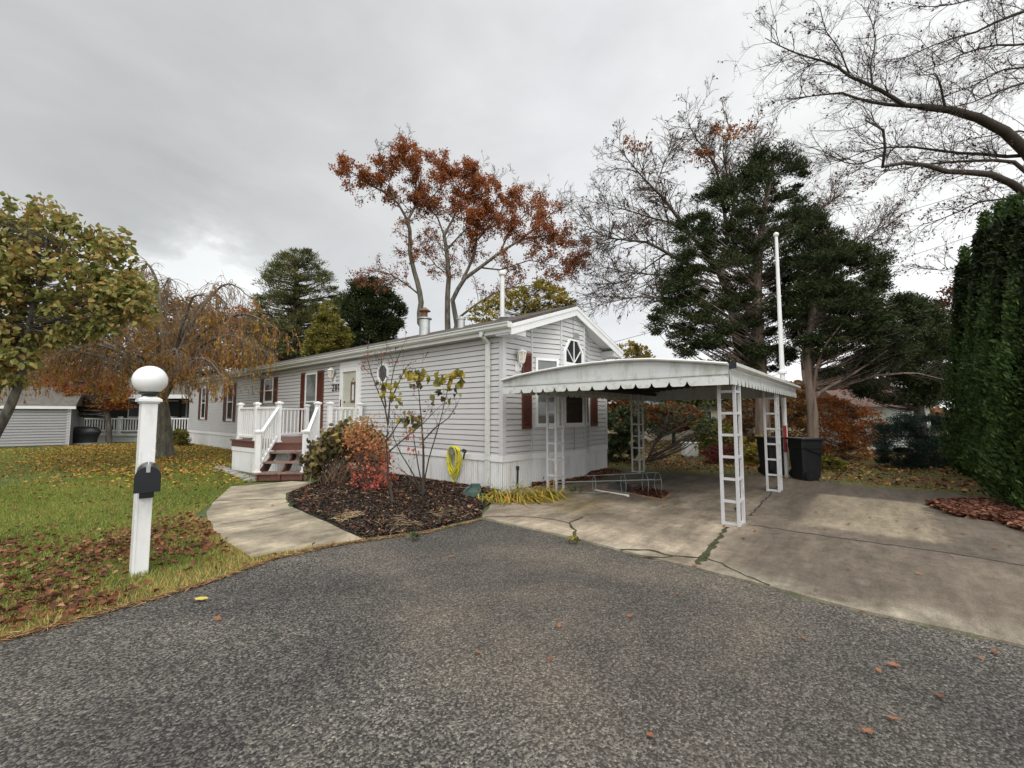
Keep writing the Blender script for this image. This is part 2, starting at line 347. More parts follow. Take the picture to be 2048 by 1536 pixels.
# ------------------------------------------------------------------ world, sun, camera
def build_world():
    w = bpy.data.worlds.new('World'); SC.world = w; w.use_nodes = True; nt = w.node_tree; nt.nodes.clear()
    out = nt.nodes.new('ShaderNodeOutputWorld')
    sky = node(nt, 'ShaderNodeTexSky', sky_type='NISHITA', sun_disc=False, sun_elevation=math.radians(48), sun_rotation=math.radians(SUN_ROT))
    b1 = node(nt, 'ShaderNodeBackground'); b1.inputs[1].default_value = .10; nt.links.new(sky.outputs[0], b1.inputs[0])
    tc = node(nt, 'ShaderNodeTexCoord'); vec = tc.outputs['Generated']
    def dot(v):
        n = node(nt, 'ShaderNodeVectorMath', operation='DOT_PRODUCT'); n.inputs[1].default_value = tuple(v)
        nt.links.new(vec, n.inputs[0]); return n.outputs['Value']
    mp = node(nt, 'ShaderNodeMapping'); mp.inputs['Scale'].default_value = (1, 1, 2.2); nt.links.new(vec, mp.inputs[0])
    n1 = noise(nt, mp.outputs[0], 1.7, 6, .55, .5); n2 = noise(nt, mp.outputs[0], 4.5, 5, .6, .3)
    lr = dot(RT)
    base = ramp(nt, mth(nt, 'ADD', mth(nt, 'MULTIPLY', lr, .5), .5), [(.2, (.52, .528, .525)), (.42, (.62, .628, .63)), (.58, (.73, .74, .75)), (.72, (.80, .805, .80)), (.9, (.86, .86, .85))])
    cl = mth(nt, 'ADD', mth(nt, 'MULTIPLY', n1, .55), mth(nt, 'MULTIPLY', n2, .18))
    cl = mth(nt, 'ADD', cl, .635)
    sp = dot(unit(ray(395, 590))); spot = mth(nt, 'POWER', mth(nt, 'MAXIMUM', mth(nt, 'ADD', sp, mth(nt, 'MULTIPLY', mth(nt, 'SUBTRACT', n2, .56), .05)), 0), 150); spot = mth(nt, 'MINIMUM', mth(nt, 'MULTIPLY', spot, .62), .6)
    sp2 = mth(nt, 'MULTIPLY', mth(nt, 'POWER', mth(nt, 'MAXIMUM', dot(unit(ray(1980, 480))), 0), 14), .10)
    dk = mth(nt, 'MULTIPLY', mth(nt, 'POWER', mth(nt, 'MAXIMUM', dot(unit(ray(330, 440))), 0), 30), -.13)
    zz = dot((0, 0, 1)); mr = node(nt, 'ShaderNodeMapRange', interpolation_type='SMOOTHSTEP')
    mr.inputs[1].default_value = .70; mr.inputs[2].default_value = .95; mr.inputs[3].default_value = 0; mr.inputs[4].default_value = 1.7; nt.links.new(zz, mr.inputs[0])
    mb = node(nt, 'ShaderNodeMapRange', interpolation_type='SMOOTHSTEP'); mb.inputs[1].default_value = .05; mb.inputs[2].default_value = -.5; mb.inputs[3].default_value = 0; mb.inputs[4].default_value = .75
    nt.links.new(dot(FW), mb.inputs[0])
    f = mth(nt, 'ADD', mth(nt, 'ADD', cl, mth(nt, 'ADD', spot, mth(nt, 'ADD', sp2, dk))), mth(nt, 'ADD', mr.outputs[0], mb.outputs[0]))
    b2 = node(nt, 'ShaderNodeBackground'); nt.links.new(base, b2.inputs[0]); nt.links.new(f, b2.inputs[1])
    mx = node(nt, 'ShaderNodeMixShader'); mx.inputs[0].default_value = .93
    nt.links.new(b1.outputs[0], mx.inputs[1]); nt.links.new(b2.outputs[0], mx.inputs[2]); nt.links.new(mx.outputs[0], out.inputs[0])
SUN_AZ = 222.0   # degrees from +X, where the light comes from
SUN_ROT = 90 - SUN_AZ
def build_light():
    l = bpy.data.lights.new('sun', 'SUN'); l.energy = 1.2; l.angle = math.radians(35); l.color = (1, .96, .90)
    o = bpy.data.objects.new('sun', l); COL.objects.link(o)
    el = math.radians(48); az = math.radians(SUN_AZ)
    d = Vector((-math.cos(az) * math.cos(el), -math.sin(az) * math.cos(el), -math.sin(el)))
    o.rotation_euler = d.to_track_quat('-Z', 'Y').to_euler(); o.location = (-5, -5, 12)
def build_camera():
    c = bpy.data.cameras.new('camera'); o = bpy.data.objects.new('camera', c); COL.objects.link(o)
    c.sensor_width = 36; c.lens = FPX / 2048 * 36; c.clip_end = 3000; c.clip_start = .05
    o.matrix_world = Matrix(((RT[0], UP[0], -FW[0], CAM[0]), (RT[1], UP[1], -FW[1], CAM[1]), (RT[2], UP[2], -FW[2], CAM[2]), (0, 0, 0, 1)))
    SC.camera = o
    SC.view_settings.view_transform = 'Standard'; SC.view_settings.look = 'None'; SC.view_settings.exposure = 0.28; SC.view_settings.gamma = 1
    SC.render.resolution_x = 1024; SC.render.resolution_y = 768
    SC.cycles.max_bounces = 6; SC.cycles.transparent_max_bounces = 12; SC.cycles.use_denoising = True
build_world(); build_light(); build_camera()
# ------------------------------------------------------------------ ground
def mat_lawn():
    m, nt, b, out = newmat('lawn_soil'); v = coords(nt)
    g = ramp(nt, noise(nt, v, 1.3, 6, .7), [(.3, (.035, .055, .016)), (.5, (.075, .10, .028)), (.7, (.15, .14, .05))])
    sep = node(nt, 'ShaderNodeSeparateXYZ'); nt.links.new(v, sep.inputs[0])
    # leaf-strewn ground east and north of the house
    mr = node(nt, 'ShaderNodeMapRange', interpolation_type='SMOOTHSTEP'); mr.inputs[1].default_value = 3; mr.inputs[2].default_value = 8
    nt.links.new(sep.outputs[0], mr.inputs[0])
    br = ramp(nt, noise(nt, v, 5, 6, .75), [(.35, (.05, .03, .018)), (.5, (.13, .07, .035)), (.68, (.22, .13, .06))])
    f = mth(nt, 'MULTIPLY', mr.outputs[0], ramp(nt, noise(nt, v, .5, 3), [(.38, (.15, .15, .15)), (.6, (1, 1, 1))]))
    nt.links.new(mixc(nt, f, g, br), b.inputs['Base Color']); b.inputs['Roughness'].default_value = .95
    bump(nt, b, noise(nt, v, 30, 4), .6, .03); return m
def mat_asphalt():
    m, nt, b, out = newmat('worn_asphalt'); v = coords(nt)
    vo = node(nt, 'ShaderNodeTexVoronoi', feature='F1'); vo.inputs['Scale'].default_value = 88; nt.links.new(v, vo.inputs['Vector'])
    sepc = node(nt, 'ShaderNodeSeparateColor'); nt.links.new(vo.outputs['Color'], sepc.inputs[0])
    n1 = noise(nt, v, 55, 4, .7); n2 = noise(nt, v, .55, 4, .6, .4); n3 = noise(nt, v, 2.6, 4, .6)
    k = mth(nt, 'ADD', mth(nt, 'MULTIPLY', sepc.outputs[0], .42), mth(nt, 'MULTIPLY', n1, .72))
    k = mth(nt, 'ADD', k, mth(nt, 'MULTIPLY', n3, .12))
    st = ramp(nt, k, [(.38, (.027, .0255, .0245)), (.55, (.058, .055, .052)), (.70, (.130, .121, .109)), (.86, (.25, .23, .20)), (.96, (.50, .47, .43))])
    # brown silt washed out of the driveway
    sep = node(nt, 'ShaderNodeSeparateXYZ'); nt.links.new(v, sep.inputs[0])
    dx = mth(nt, 'ADD', sep.outputs[0], 3.3); dy = mth(nt, 'ADD', sep.outputs[1], 3.6)
    rr = mth(nt, 'ADD', mth(nt, 'MULTIPLY', mth(nt, 'MULTIPLY', dx, dx), .30), mth(nt, 'MULTIPLY', mth(nt, 'MULTIPLY', dy, dy), .10))
    silt = mth(nt, 'MULTIPLY', mth(nt, 'SUBTRACT', 1.0, rr, True), ramp(nt, n2, [(.3, (.25, .25, .25)), (.65, (1, 1, 1))]))
    st = mixc(nt, mth(nt, 'MULTIPLY', mth(nt, 'MULTIPLY', silt, n3), 1.1), st, mixc(nt, .65, st, (.22, .175, .125)))
    dk = ramp(nt, n2, [(.35, (.54, .54, .55)), (.62, (.96, .93, .885))])
    st = mixc(nt, 1.0, st, dk, 'MULTIPLY')
    nt.links.new(st, b.inputs['Base Color']); b.inputs['Roughness'].default_value = .82; b.inputs['Specular IOR Level'].default_value = .3
    bump(nt, b, mth(nt, 'ADD', mth(nt, 'MULTIPLY', vo.outputs['Distance'], -.7), mth(nt, 'MULTIPLY', n1, .6)), 1.0, .012); return m
def mat_concrete(name, tan, box=None):
    m, nt, b, out = newmat(name); v = coords(nt)
    n1 = noise(nt, v, .8, 5, .65, .3); n2 = noise(nt, v, 7, 6, .75); n3 = noise(nt, v, 110, 3, .7)
    n4 = noise(nt, coords(nt, (.25, 1.2, 1)), 3.2, 5, .7)
    c = ramp(nt, n1, [(.36, sc(tan, .42)), (.5, sc(tan, .72)), (.6, sc(tan, 1.05))])
    if box:
        x0, x1, y0, y1 = box
        sep = node(nt, 'ShaderNodeSeparateXYZ'); nt.links.new(v, sep.inputs[0])
        wob = mth(nt, 'MULTIPLY', mth(nt, 'SUBTRACT', n2, .5), .35)
        def lim(val, a, s):
            r = node(nt, 'ShaderNodeMapRange', interpolation_type='SMOOTHSTEP'); r.inputs[1].default_value = a - .12 * s; r.inputs[2].default_value = a + .12 * s
            nt.links.new(mth(nt, 'ADD', val, wob), r.inputs[0]); return r.outputs[0]
        msk = mth(nt, 'MULTIPLY', mth(nt, 'MULTIPLY', lim(sep.outputs[0], x0, 1), lim(sep.outputs[0], x1, -1)), mth(nt, 'MULTIPLY', lim(sep.outputs[1], y0, 1), lim(sep.outputs[1], y1, -1)))
        # leaf-stained, mossy part of the slab round the clean rectangle, plus painted shade under the carport
        r2 = node(nt, 'ShaderNodeMapRange', interpolation_type='SMOOTHSTEP'); r2.inputs[1].default_value = -4.0; r2.inputs[2].default_value = -4.7; nt.links.new(sep.outputs[1], r2.inputs[0])
        c = mixc(nt, mth(nt, 'MULTIPLY', r2.outputs[0], .86), c, mixc(nt, n1, (.082, .066, .053), (.195, .158, .122)))
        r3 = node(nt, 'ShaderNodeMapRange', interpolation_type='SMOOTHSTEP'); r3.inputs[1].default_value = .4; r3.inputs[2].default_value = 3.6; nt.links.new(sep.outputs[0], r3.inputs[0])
        c = mixc(nt, mth(nt, 'MULTIPLY', r3.outputs[0], .78), c, (.105, .085, .067))  # painted shade: slab colour darkened to deepen the gloom under the carport roof
        c = mixc(nt, mth(nt, 'MULTIPLY', msk, .85), c, mixc(nt, n1, (.23, .19, .135), (.43, .36, .26)))
        # pale scrubbed strip along the apron
        r4 = node(nt, 'ShaderNodeMapRange', interpolation_type='SMOOTHSTEP'); r4.inputs[1].default_value = -1.35; r4.inputs[2].default_value = -1.75; nt.links.new(mth(nt, 'ADD', sep.outputs[0], mth(nt, 'MULTIPLY', n2, .5)), r4.inputs[0])
        pal = mth(nt, 'MULTIPLY', r4.outputs[0], ramp(nt, n1, [(.42, (0, 0, 0)), (.6, (1, 1, 1))]))
        c = mixc(nt, mth(nt, 'MULTIPLY', pal, .8), c, (.52, .47, .37))
        # ochre stain under the open end of the roof
        dx = mth(nt, 'SUBTRACT', sep.outputs[0], -.15); dy = mth(nt, 'SUBTRACT', sep.outputs[1], -1.95)
        rr = mth(nt, 'ADD', mth(nt, 'MULTIPLY', mth(nt, 'MULTIPLY', dx, dx), 1.4), mth(nt, 'MULTIPLY', mth(nt, 'MULTIPLY', dy, dy), 4))
        och = mth(nt, 'MULTIPLY', mth(nt, 'SUBTRACT', 1.0, rr, True), ramp(nt, n2, [(.4, (0, 0, 0)), (.62, (1, 1, 1))]))
        c = mixc(nt, mth(nt, 'MULTIPLY', och, .75), c, (.30, .22, .05))
    c = mixc(nt, 1.0, c, ramp(nt, n4, [(.35, (.66, .65, .63)), (.6, (1.06, 1.05, 1.04))]), 'MULTIPLY')
    c = mixc(nt, 1.0, c, ramp(nt, n2, [(.3, (.7, .7, .69)), (.65, (1.1, 1.1, 1.09))]), 'MULTIPLY')
    c = mixc(nt, 1.0, c, ramp(nt, n3, [(.36, (.66, .66, .65)), (.62, (1.14, 1.14, 1.13))]), 'MULTIPLY')
    nt.links.new(c, b.inputs['Base Color']); b.inputs['Roughness'].default_value = .8; b.inputs['Specular IOR Level'].default_value = .3
    bump(nt, b, mth(nt, 'ADD', n3, mth(nt, 'MULTIPLY', n2, .5)), .5, .006); return m
def ragged(pts, step=.12, amp=.025, skip=()):
    out = []
    for i in range(len(pts)):
        a = np.array(pts[i], float); b = np.array(pts[(i + 1) % len(pts)], float); L = np.linalg.norm(b - a)
        n = 1 if (i in skip or L > 12) else max(1, int(L / step))
        for k in range(n):
            p = a + (b - a) * k / n
            if k: p[:2] += rng.normal(size=2) * amp
            out.append(tuple(p))
    return out
def sheet(name, poly2, z, mat, thick=0):
    mb = MB()
    if thick: mb.prism([(x, y, z - thick) for x, y in poly2], (0, 0, thick))
    else: mb.add([(x, y, z) for x, y in poly2], [tuple(range(len(poly2)))])
    return props(mb.build(name, mat), kind='structure')
lw = MB().add([(-1500, -1500, 0), (1500, -1500, 0), (1500, 1500, 0), (-1500, 1500, 0)], [(0, 1, 2, 3)])
props(lw.build('lawn', mat_lawn()), kind='structure')
edge_w = [(-7.6, -1.25), (-6.49, -1.17), (-6.12, -1.14), (-5.65, -1.12), (-5.21, -1.03), (-4.63, -.82), (-4.05, -.84), (-3.6, -.97), (-2.89, -1.24), (-1.91, -1.30)]
edge_e = [(-1.88, -2.49), (-1.97, -3.59), (-2.0, -4.34), (-2.06, -5.01), (-2.14, -5.57), (-2.11, -6.13), (-2.06, -7.0), (-2.06, -14)]
road_poly = ragged([(-60, -14), (-60, -1.6), (-14, -1.5)] + edge_w + [(x - (0 if i else 0), y) for i, (x, y) in enumerate(edge_e)], .09, .018)
sheet('road', road_poly, .004, mat_asphalt())
pad_poly = [(-1.86, -1.24), (-.75, -.45), (-.1, -.12), (4.2, -.35), (4.75, -2.4), (5.35, -3.3), (5.75, -3.3), (5.75, -4.9), (5.35, -5.2), (5.4, -6.4), (5.2, -7.4), (4.4, -9.5), (-2.0, -14)] + edge_e[-2:-1] + [(x + .02, y) for x, y in edge_e[-3::-1]]
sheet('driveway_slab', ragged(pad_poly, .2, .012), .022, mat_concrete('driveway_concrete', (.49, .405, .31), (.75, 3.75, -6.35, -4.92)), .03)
path_o = [(-2.95, 4.6), (-3.35, 4.75), (-3.75, 3.9), (-4.12, 3.1), (-4.42, 2.3), (-4.58, 1.6), (-4.68, 1.0), (-4.75, .2), (-4.76, -.62)]
path_i = [(-3.62, -.92), (-3.5, .33), (-3.45, 1.0), (-3.40, 1.6), (-3.2, 2.4), (-2.95, 3.0), (-2.5, 3.45), (-1.95, 4.0), (-2.2, 4.5)]
sheet('path', ragged(path_o + path_i, .3, .01), .026, mat_concrete('path_concrete', (.50, .43, .32)), .03)
# joints and cracks: shallow seams filled with dirt and moss
def seam(name, pts, w, mat, z=.026, amp=.012):
    P = []
    for a, b in zip(pts[:-1], pts[1:]):
        n = max(1, int(np.hypot(b[0] - a[0], b[1] - a[1]) / .08))
        for k in range(n): P.append(np.array(a) + (np.array(b) - np.array(a)) * k / n + rng.normal(size=2) * amp)
    P.append(np.array(pts[-1], float)); P = np.array(P); T = np.gradient(P, axis=0); Nn = np.stack([-T[:, 1], T[:, 0]], 1); Nn /= np.linalg.norm(Nn, axis=1)[:, None] + 1e-9
    ww = w * (.5 + rng.random(len(P)))[:, None] / 2; L = P + Nn * ww; R = P - Nn * ww; k = len(P)
    V = [(*p, z) for p in L] + [(*p, z) for p in R]
    return props(MB().add(V, [(i, i + 1, k + i + 1, k + i) for i in range(k - 1)]).build(name, mat), kind='structure')
MT['moss'] = M('mossy_dirt', (.045, .048, .018), .95, .5, 12, bmp=.8, bscale=60)
MT['gap'] = M('dirt_filled_gap', (.045, .04, .032), .95, .3, 12)
G2d = lambda *q: [tuple(gz(u, v)[:2]) for u, v in q]
seam('driveway_joint', G2d((1396, 1134), (1425, 1095)), .075, MT['moss'])
seam('driveway_joint', G2d((1425, 1095), (1456, 1058)), .05, MT['moss'])
seam('driveway_joint', G2d((1500, 1035), (1545, 987), (1560, 970)), .03, MT['gap'])
seam('driveway_joint', G2d((1500, 1053), (1750, 1090), (1900, 1110), (2048, 1136)), .022, MT['gap'])
seam('driveway_crack', G2d((1405, 1118), (1440, 1132), (1490, 1155), (1540, 1176)), .022, MT['moss'])
seam('driveway_crack', G2d((1240, 1103), (1300, 1104), (1345, 1117), (1398, 1120)), .035, MT['moss'])
seam('driveway_crack', G2d((1255, 1112), (1310, 1120), (1345, 1117)), .03, MT['moss'])
seam('driveway_crack', G2d((1148, 1083), (1150, 1065), (1138, 1050), (1165, 1037)), .03, MT['moss'])
seam('driveway_crack', G2d((970, 1037), (1040, 1036), (1100, 1041), (1138, 1050)), .02, MT['moss'])
seam('path_joint', G2d((408, 1006), (480, 1003), (572, 1001)), .02, MT['gap'], .03, .004)
seam('path_joint', G2d((440, 1052), (520, 1043), (600, 1025)), .012, MT['gap'], .03, .004)
def litter(name, P2, zfun, size, mat, rnd=None, tilt=.45):
    P = np.c_[P2, zfun]; d = rand_dirs(len(P)); d[:, 2] *= .3
    o = leafmesh(name, P, size * (.6 + .8 * rng.random(len(P))), mat, aspect=.62, D=d, N=np.array([[0, 0, 1.0]]) + rng.normal(size=(len(P), 3)) * tilt, fold=.16, rnd=rnd, full=len(P) < 16000)
    return props(o, kind='stuff')
# planting bed: a low mound of bark mulch
def build_bed():
    out = np.array([(-3.58, -.88), (-3.45, .3), (-3.38, 1.6), (-3.15, 2.4), (-2.9, 2.95), (-2.45, 3.4), (-1.9, 3.95), (-1.35, 4.7), (-.03, 4.9), (-.03, 0.0), (-.5, -.3), (-1.3, -.75), (-1.85, -1.18), (-2.88, -1.18)])
    g = []
    for x in np.arange(-3.7, .01, .09):
        for y in np.arange(-1.4, 5.0, .09): g.append((x, y))
    g = np.array(g); g = g[in_poly(out, g)]; e = edge_dist(out, g)
    nx = {tuple(np.round(p, 3)): i for i, p in enumerate(g)}
    z = .012 + .10 * np.clip(e / .7, 0, 1) ** .7 + rng.normal(size=len(g)) * .012
    F = []
    for p, i in nx.items():
        q = [nx.get((round(p[0] + a, 3), round(p[1] + b, 3))) for a, b in ((.09, 0), (.09, .09), (0, .09))]
        if None not in q: F.append((i, *q))
    V = np.c_[g + rng.normal(size=g.shape) * .012, z]
    o = mesh_np('mulch_bed', V, F, 4, M('bark_mulch', (.028, .020, .016), .95, .5, 16, bmp=1, bscale=45), smooth=True); props(o, kind='structure')
    return out
BED = build_bed()
sheet('mulch_edge', ragged([tuple(p) for p in BED], .1, .02), .010, bpy.data.materials['bark_mulch'])
def in_bed_z(p):
    e = edge_dist(BED, p); return .02 + .10 * np.clip(e / .7, 0, 1) ** .7
q = np.array([(-3.7, -1.3)]) + rng.random((60000, 2)) * np.array([3.7, 6.2]); q = q[in_poly(BED, q)][:26000]
P = np.c_[q, in_bed_z(q) + rng.random(len(q)) * .02]; d = rand_dirs(len(P)); d[:, 2] *= .35
r = rng.random(len(P)) ** 1.5
props(leafmesh('mulch_chips', P, .03 + .05 * rng.random(len(P)), MT['chips'], aspect=.35, D=d, N=np.array([[0, 0, 1.0]]) + rng.normal(size=(len(P), 3)) * .5, rnd=r), kind='stuff')
q = q[rng.random(len(q)) < .022]; litter('bed_leaf_litter', q, in_bed_z(q) + .025, .06, MT['l_litter'], rnd=rng.random(len(q)) * .62)
# straw clippings left on the bed
def straw_heap(u, v, rx, n, L=.22):
    c = gz(u, v, .12); P = c[:2] + np.clip(rng.normal(size=(n, 2)), -1.3, 1.3) * rx * .5; z = in_bed_z(P) + .01 + rng.random(n) * .05 * np.exp(-((P - c[:2]) ** 2).sum(1) / rx ** 2)
    d = rand_dirs(n); d[:, 2] *= .25
    return np.c_[P, z], d, L * (.4 + .9 * rng.random(n))
H = [straw_heap(695, 1027, .24, 170, .16), straw_heap(795, 1042, .36, 90, .16), straw_heap(900, 1022, .36, 150, .13), straw_heap(760, 985, .45, 130, .13), straw_heap(640, 990, .5, 110, .11)]
for (u, v, *_), (P, d, L), lab in zip([(695, 1027), (790, 1052), (900, 1030), (760, 985), (650, 985)], H,
        ['brightest heap of pale cut stalks, beside the concrete path', 'loose heap of cut stalks with long sticks near the asphalt edge', 'thin heap of brown clippings towards the green splash tray', 'scattered clippings under the red maple sapling', 'scattered clippings in front of the wilted bush']):
    o = leafmesh('straw_heap', P, L, MT['straw'], aspect=.06, D=d, N=rand_dirs(len(P)), fold=0.01, rnd=np.clip(rng.random(len(P)) * (1.0 if u < 750 and v > 1000 else .62), 0, 1)); props(o, lab, 'clippings', 'cut stalks heaped on the mulch', 'stuff' if u in (760, 650) else None)
# grass blades
def blades(n, poly, hmin, hmax, strawf):
    poly = np.array(poly, float); lo, hi = poly.min(0), poly.max(0); q = lo + (hi - lo) * rng.random((n, 2)); q = q[in_poly(poly, q)]
    q = q[~in_poly(np.array(path_o + path_i), q) & ~in_poly(BED, q) & ~in_poly(np.array(pad_poly), q)]
    n = len(q); h = hmin + (hmax - hmin) * rng.random(n); d = rng.normal(size=(n, 3)) * .45; d[:, 2] = 1
    P = np.c_[q, h * .45]; s = strawf(q); rnd = np.clip(rng.random(n) * .58 + s * .5, 0, 1)
    return P, d, h, rnd
def straw_fn(q):
    e = np.minimum(edge_dist(np.array(edge_w), q), edge_dist(np.array(path_o[4:] + [path_i[0]]), q) * 1.8)
    a = np.exp(-(e / .46) ** 2); b = .5 + .5 * np.sin(q[:, 0] * 1.7 + 1.3 * np.sin(q[:, 1] * 1.1)) * np.cos(q[:, 1] * 1.3 + .7)
    return np.clip(a * 1.1 + b * .42, 0, 1)
lawn_near = [(-9.5, -1.30)] + edge_w[:8] + [(-3.6, -.9), (-4.7, 2), (-3.2, 4.9), (-2.6, 5.2), (-2.6, 9.5), (-5, 9.5), (-11, 5)]
lawn_far = [(-11, 5), (-2.6, 5), (-2.6, 8.2), (-.1, 9), (-.1, 24), (-9, 27), (-14, 20)]
B1 = blades(330000, lawn_near, .035, .085, straw_fn); B2 = blades(150000, lawn_far, .05, .10, lambda q: .25 * np.ones(len(q)))
back = [(5.6, -3), (5.6, -5.2), (5.4, -7.2), (6.5, -7.4), (13, -7.5), (26, -2), (24, 12), (4.6, 14), (4.6, 0)]
B3 = blades(90000, back, .05, .10, lambda q: .3 + .3 * rng.random(len(q)))
P, d, h, rn = [np.concatenate(x) for x in zip(B1, B2, B3)]
props(leafmesh('grass', P, h, MT['grass'], aspect=.10, D=d, fold=.02, rnd=rn), kind='stuff')
# fallen leaves on the lawns
def scatter(n, poly, keep):
    poly = np.array(poly, float); lo, hi = poly.min(0), poly.max(0); q = lo + (hi - lo) * rng.random((n, 2)); q = q[in_poly(poly, q)]
    q = q[~in_poly(np.array(path_o + path_i), q)]
    return q[rng.random(len(q)) < keep(q)]
def keep_rust(q):
    uv = proj(np.c_[q, np.zeros(len(q))]); u, v = uv[:, 0], uv[:, 1]
    c = 1110 + (u - 220) * -.17; band = np.exp(-((v - c) / (26 + .06 * np.abs(u - 200))) ** 2) * np.clip((470 - u) / 90, 0, 1)
    b2 = np.exp(-((v - 1225 + (u) * .12) / 38) ** 2) * np.clip((290 - u) / 80, 0, 1)
    n = .5 + .5 * np.sin(q[:, 0] * 5 + 2 * np.sin(q[:, 1] * 4)) * np.sin(q[:, 1] * 6 + 1.4)
    return np.clip(band * 1.8 + b2 * 1.7, 0, 1) * (.2 + .8 * n) + .03
q1 = scatter(60000, lawn_near, keep_rust)
litter('rust_leaf_litter', q1, .04 + .03 * rng.random(len(q1)), .056, MT['l_litter'], rnd=rng.random(len(q1)) ** 1.3 * .64)
def keep_yel(q):
    uv = proj(np.c_[q, np.zeros(len(q))]); u, v = uv[:, 0], uv[:, 1]
    return np.clip((985 - v) / 45, .0, 1) * .68 * (.25 + .75 * np.clip((u - 20) / 150, 0, 1)) * (.35 + .65 * (np.sin(q[:, 0] * 2.3 + np.sin(q[:, 1] * 1.7)) * np.sin(q[:, 1] * 2.1) > -.25)) * np.clip(1.2 - ((v - 915) / 60) ** 2 * .5, 0, 1)
q2 = scatter(44000, [(-9.5, 3.2), (-3.5, 3.2), (-2.6, 5.5), (-2.7, 8.2), (-.2, 9), (-.2, 24), (-8, 24), (-11, 14)], keep_yel)
litter('yellow_leaf_litter', q2, .045 + .03 * rng.random(len(q2)), .07, MT['l_litter'], rnd=np.where(rng.random(len(q2)) < .74, .70 + .3 * rng.random(len(q2)), rng.random(len(q2)) * .6))
q3 = scatter(22000, back, lambda q: .35 + .6 * (np.sin(q[:, 0] * 1.3) * np.sin(q[:, 1] * 1.1 + q[:, 0] * .4) > -.3))
litter('brown_leaf_litter', q3, .05 + .03 * rng.random(len(q3)), .09, MT['l_litter'], rnd=rng.random(len(q3)) ** 1.3 * .9)
# drift of dry leaves at the foot of the hedge
dr = [tuple(gz(*p)[:2]) for p in [(1850, 1012), (1880, 1007), (1980, 1005), (2060, 1030), (2110, 1075), (2060, 1075), (1990, 1048), (1900, 1035)]]
q4 = scatter(60000, dr, lambda q: np.clip(edge_dist(np.array(dr), q) / .25, .1, 1))[:5200]
o = litter('leaf_drift', q4, .03 + .07 * rng.random(len(q4)), .085, MT['l_dry'])
# edge debris along the asphalt
t = rng.random(2600) * (len(edge_w) - 1); i = t.astype(int); f = (t - i)[:, None]; E = np.array(edge_w)
q5 = E[i] * (1 - f) + E[i + 1] * f + np.abs(rng.normal(size=(len(t), 1))) * .05 * np.array([[0.1, -.6]]) + np.array([[0, .03]])
P = np.c_[q5, .012 + .02 * rng.random(len(q5))]; d = rand_dirs(len(P)); d[:, 2] *= .1; d[:, 0] *= 1.6
props(leafmesh('needle_debris', P, .06 + .09 * rng.random(len(P)), MT['debris'], aspect=.05, D=d, N=np.array([[0, 0, 1.0]]) + rng.normal(size=(len(P), 3)) * .3, fold=.01), kind='stuff')
# ---- single lobed oak leaves on the paving
def oak_leaf(sc_, seed):
    r_ = random.Random(seed); n = 36; pts = []
    for k in range(n):
        a = 2 * PI * k / n; lob = .55 + .45 * abs(math.cos(2.5 * a)) ** .8; x = math.cos(a) * lob * (1.0); y = math.sin(a) * lob * .72
        pts.append((x * sc_ / 2, y * sc_ / 2, sc_ * (.10 * abs(y) / .7 + .12 * x * x * (r_.random() * .5 + .5))))
    me = bpy.data.meshes.new('fallen_leaf'); V = pts + [(0, 0, 0), (-sc_ * .75, .004, .01), (-sc_ * .75, -.004, .01)]
    Fc = [(k, (k + 1) % n, n) for k in range(n)] + [(n // 2, n + 1, n + 2)]
    me.from_pydata(V, [], Fc); a = me.attributes.new('rnd', 'FLOAT', 'FACE'); a.data.foreach_set('value', [.35 + .6 * r_.random()] * len(Fc)); me.materials.append(MT['l_leaf1']); me.update()
    return me
MT['l_leaf1'] = LEAF('copper_oak_leaf', [(0, (.08, .035, .022)), (.5, (.18, .07, .038)), (1, (.30, .13, .065))], .1)
leafm = [oak_leaf(.054, s) for s in range(6)]
def put_leaves(spots, label, group, z):
    for k, (u, v) in enumerate(spots):
        o = bpy.data.objects.new('fallen_leaf', leafm[k % 6]); COL.objects.link(o); p = gz(u, v, z); o.location = p
        o.rotation_euler = (random.uniform(-.35, .35), random.uniform(-.35, .35), random.uniform(0, 6.3)); s = random.uniform(.6, 1.25); o.scale = (s, s, s)
        props(o, label, 'leaf', group)
put_leaves([(1013, 1106), (903, 1113), (1355, 1187), (1725, 1222), (1119, 1251), (1101, 1318), (435, 1237), (1608, 1276), (1757, 1340), (1786, 1437), (1737, 1463), (1990, 1305), (1963, 1315), (1300, 1470), (957, 1305), (1260, 1232), (1788, 1330), (1880, 1392)], 'single copper oak leaf lying on the grey asphalt road', 'oak leaves lying on the asphalt', .02)
put_leaves([(1175, 1041), (1352, 1068), (1448, 1052), (1388, 1130), (1487, 1075), (1632, 1180), (1696, 1137), (1836, 1147), (1710, 1075), (1650, 1058), (1652, 1045), (1632, 1024), (1680, 1004), (1735, 1028), (1772, 1004), (1697, 1048), (1793, 1041), (1833, 1058), (1865, 1050), (1920, 1058), (1905, 1112), (1740, 1035), (1560, 1030), (1590, 990), (1700, 992), (1762, 992), (1530, 960), (1327, 1013), (1350, 1008), (1405, 960), (1385, 965), (1410, 978), (1480, 1056), (1925, 1067), (1850, 1028), (1825, 1029), (1990, 1096), (2020, 1092), (1945, 1036), (1510, 1062), (1640, 1000), (1722, 1010)], 'single brown oak leaf lying on the concrete driveway', 'oak leaves lying on the driveway', .035)
put_leaves([(545, 1010), (665, 1085), (503, 1017), (470, 968)], 'single brown leaf lying on the curved concrete path', 'leaves lying on the path', .04)
yl = MB(); c = gz(402, 1197, .03); L_ = [(-.1, 0), (-.05, .018), (.05, .02), (.11, 0), (.05, -.018), (-.05, -.016)]
yl.prism([c + RT * a * .55 + np.array([FW[0], FW[1], 0]) * b * 1.5 for a, b in L_], (0, 0, .003))
